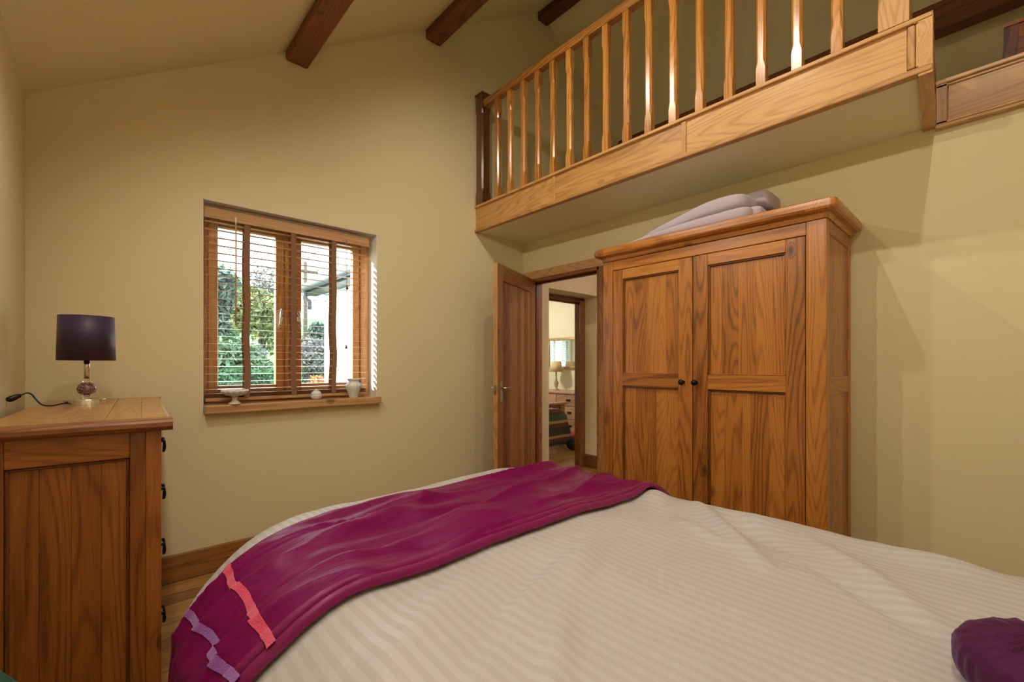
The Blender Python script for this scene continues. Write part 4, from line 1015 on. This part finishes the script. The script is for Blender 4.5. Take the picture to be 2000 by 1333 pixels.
fp = thing('fill_pendant', 'unseen white globe lamp added to brighten the far bedroom', 'fill light', (4.9, 5.6, FZ))  # added lamp, out of view, lifts the dark far room
bm = new_bm(); tube(bm, [(0,0,0),(0,0,-.22)], .004, 8); obj('flex', bm, M_WHITEP, fp)
bm = new_bm(); bmesh.ops.create_uvsphere(bm, u_segments=24, v_segments=16, radius=.10, matrix=Matrix.Translation((0,0,-.32))); obj('globe', bm, emit('globe_glass', (1,.93,.82), 3.0), fp, True)
ld_ = bpy.data.lights.new('globe_bulb', 'POINT'); ld_.energy = 45; ld_.color = (1.0,.92,.80); ld_.shadow_soft_size = .1
lo = bpy.data.objects.new('globe_bulb', ld_); COL.objects.link(lo); lo.parent = fp; lo.location = (0, 0, -.48)

# ------------------------------------------------------------------ outdoors
def ground_z(x, y):
    d = math.hypot(x, y); z = -.55 + .05*max(0, y-9) + .30*noise.noise(Vector((x*.05, y*.05, 4)))
    if y > 26: z += .085*(y-26)
    return z
vs = []; fs = []; NX, NY = 60, 60
for j in range(NY):
    for i in range(NX):
        x = -30+i*80/(NX-1); y = 3.4+(j/(NY-1))**1.6*110; vs.append((x, y, ground_z(x, y)))
for j in range(NY-1):
    for i in range(NX-1): fs.append((j*NX+i, j*NX+i+1, (j+1)*NX+i+1, (j+1)*NX+i))
me = bpy.data.meshes.new('garden_ground'); me.from_pydata(vs, [], fs); me.materials.append(M_GRASS)
g = meshobj('garden_ground', me); tag(g, 'green garden and rising field outside the window', None, None, 'structure')
# wing roof with gutter
wr = thing('wing_roof', 'grey slate roof with dark gutter on the white wing', 'roof', (2.58, YN+.5, 2.50))
EV = 2.50
prism(bm := new_bm(), [(0,.02),(2.1,1.40),(2.1,1.50),(0,.12)], 'y', 0, 4.85); obj('slates', bm, M_SLATE, wr)
prism(bm := new_bm(), [(2.1,1.40),(4.2,.02),(4.2,.12),(2.1,1.50)], 'y', 0, 4.85); obj('slates', bm, M_SLATE, wr)
sbox('fascia_board', M_GUTTER, wr, .02, .045, 0, 4.85, -.06, .10); sbox('soffit_board', M_GUTTER, wr, .045, .26, 0, 4.85, -.06, -.045)
bm = new_bm(); tube(bm, [(-.04,.0,.02),(-.04,4.9,.02)], .055, 12); obj('gutter', bm, M_GUTTER, wr, True)
bm = new_bm(); tube(bm, [(-.04,4.55,-.02),(-.03,4.55,-.14),(.05,4.55,-.20),(.05,4.55,-.34)], .036, 10); obj('downpipe', bm, M_GUTTER, wr, True)
ph = [(2.84, 2.48), (6.5, 2.48), (4.68, 3.72)]
struct(obj('wall_wing_gable', prism(new_bm(), ph, 'y', FY1+.1, FY1+.3), M_RENDER), 'white gable of the wing')
# telegraph pole
tp = thing('telegraph_pole', 'thin dark telegraph pole on the hillside', 'pole', (8.5, 27.0, ground_z(8.5, 27)))
bm = new_bm(); tube(bm, [(0,0,-.3),(0,0,6.6)], [.13,.10], 10); obj('pole', bm, M_BARK, tp, True)
sbox('crossbar', M_BARK, tp, -.7, .7, -.05, .05, 6.0, 6.12); sbox('transformer', M_GUTTER, tp, -.18, .18, -.2, .1, 4.6, 5.2, .03)

def leaves(name, blobs, n, size, mat, parent, seed):
    rg_ = random.Random(seed); vs = []; fs = []
    tot = sum(b[3]*b[4]*b[5] for b in blobs)
    for b in blobs:
        for _ in range(int(n*b[3]*b[4]*b[5]/tot)):
            while True:
                p = Vector((rg_.uniform(-1,1), rg_.uniform(-1,1), rg_.uniform(-1,1)))
                if .25 < p.length < 1: break
            c = Vector((b[0]+p.x*b[3], b[1]+p.y*b[4], b[2]+p.z*b[5]))
            u_ = Vector((rg_.gauss(0,1), rg_.gauss(0,1), rg_.gauss(0,1))).normalized(); v_ = u_.cross(Vector((rg_.gauss(0,1), rg_.gauss(0,1), rg_.gauss(0,1)))).normalized()
            s = size*rg_.uniform(.6,1.3); k = len(vs)
            vs += [c-u_*s, c+v_*s*.5, c+u_*s, c-v_*s*.5]; fs.append((k, k+1, k+2, k+3))
    me = bpy.data.meshes.new(name); me.from_pydata(vs, [], fs); me.materials.append(mat)
    return meshobj(name, me, parent)
L_GREEN = leaf_mat('leaf_green', (.06,.11,.055), (.17,.25,.12))
L_YELLOW = leaf_mat('leaf_yellow_green', (.13,.15,.06), (.34,.34,.14))
L_DARK = leaf_mat('leaf_dark', (.05,.075,.065), (.14,.17,.12))
L_GREY = leaf_mat('twig_grey', (.10,.10,.095), (.27,.24,.21))
L_ORANGE = leaf_mat('leaf_orange', (.22,.09,.025), (.52,.24,.07))
L_HEDGE = leaf_mat('leaf_hedge', (.035,.11,.045), (.10,.25,.10))
def tree(name, label, cat, x, y, h, r, mat, seed, n=5000, size=.13, group=None, trunk=True, squash=1.0):
    z0 = ground_z(x, y); t = thing(name, label, cat, (x, y, z0), 0, group); rg_ = random.Random(seed)
    blobs = []
    for k in range(9):
        a = rg_.uniform(0, 6.28); q_ = rg_.uniform(0, .6)*r; zz = rg_.uniform(.32, .80)*h
        rr = r*rg_.uniform(.38,.62); blobs.append((q_*math.cos(a), q_*math.sin(a), zz, rr, rr, min(rr*squash, (h-zz)*1.0)))
    leaves('foliage', blobs, n, size, mat, t, seed)
    if trunk:
        bm = new_bm(); tube(bm, [(0,0,-.2),(.05,.02,h*.3),(.0,.05,h*.75)], [h*.03,h*.022,h*.006], 8)
        for b in blobs[:6]: tube(bm, [(.02,.02,h*.3), (b[0]*.5, b[1]*.5, (h*.3+b[2])/2+.1), (b[0], b[1], b[2])], [h*.014,h*.009,h*.003], 6)
        obj('trunk', bm, M_BARK, t, True)
    return t
G = 'garden trees beyond the window'
tree('garden_tree', 'dark green tree at the left edge of the window view', 'tree', 2.35, 17.4, 4.9, 1.25, L_DARK, 1, group=G)
tree('garden_tree', 'yellow green tree beside the middle blind tape', 'tree', 4.75, 20.6, 5.2, 1.25, L_YELLOW, 2, group=G)
tree('garden_tree', 'leafy green tree between the dark and the yellow tree', 'tree', 4.1, 24.6, 6.0, 1.7, L_GREEN, 3, group=G)
tree('garden_tree', 'bare grey twigged tree behind the yellow tree', 'tree', 6.8, 29.2, 7.0, 2.0, L_GREY, 4, 3500, .10, G)
tree('shrub', 'green bush under the dark tree', 'shrub', 2.2, 12.5, 2.1, 1.0, L_GREEN, 5, 4000, .09, 'shrubs along the garden')
tree('shrub', 'olive grey bush below the yellow tree', 'shrub', 3.0, 14.9, 2.3, .72, L_GREY, 6, 4000, .08, 'shrubs along the garden')
tree('shrub', 'mid green bush beside the white wing', 'shrub', 2.75, 11.0, 1.9, .7, L_GREEN, 12, 3500, .07, 'shrubs along the garden')
tree('shrub', 'grey twiggy bush in front of the field', 'shrub', 5.0, 15.2, 2.5, 1.0, L_GREY, 7, 5000, .08, 'shrubs along the garden')
tree('shrub', 'orange leaved shrub at the corner of the white wing', 'shrub', 3.30, 9.9, 1.5, .45, L_ORANGE, 8, 2500, .05, 'shrubs along the garden')
tree('shrub', 'low green shrub left of the orange shrub', 'shrub', 2.85, 9.2, 1.0, .42, L_GREEN, 9, 2500, .05, 'shrubs along the garden')
tree('garden_tree', 'distant dark conifer on the field edge', 'tree', 11.5, 34.0, 3.2, 1.2, L_DARK, 10, 2500, .16, G)
# clipped hedge
hd_ = thing('clipped_hedge', 'bright green clipped hedge low in the window view', 'hedge', (1.3, 8.0, ground_z(1.3, 8)))
rg_ = random.Random(5); vs = []; fs = []
for _ in range(9000):
    c = Vector((rg_.uniform(-.9, 1.1), rg_.uniform(-.3, .3), rg_.uniform(.02, 1.52)))
    f = rg_.randrange(3)
    if f == 0: c.y = -.3+rg_.uniform(-.03,.03)
    elif f == 1: c.z = 1.52+rg_.uniform(-.04,.03)
    u_ = Vector((rg_.gauss(0,1), rg_.gauss(0,1), rg_.gauss(0,1))).normalized(); v_ = u_.cross(Vector((rg_.gauss(0,1), rg_.gauss(0,1), rg_.gauss(0,1)))).normalized(); k = len(vs)
    vs += [c-u_*.035, c+v_*.02, c+u_*.035, c-v_*.02]; fs.append((k,k+1,k+2,k+3))
me = bpy.data.meshes.new('foliage'); me.from_pydata(vs, [], fs); me.materials.append(L_HEDGE); meshobj('foliage', me, hd_)
sbox('core', L_DARK, hd_, -.88, 1.08, -.26, .26, 0, 1.46)
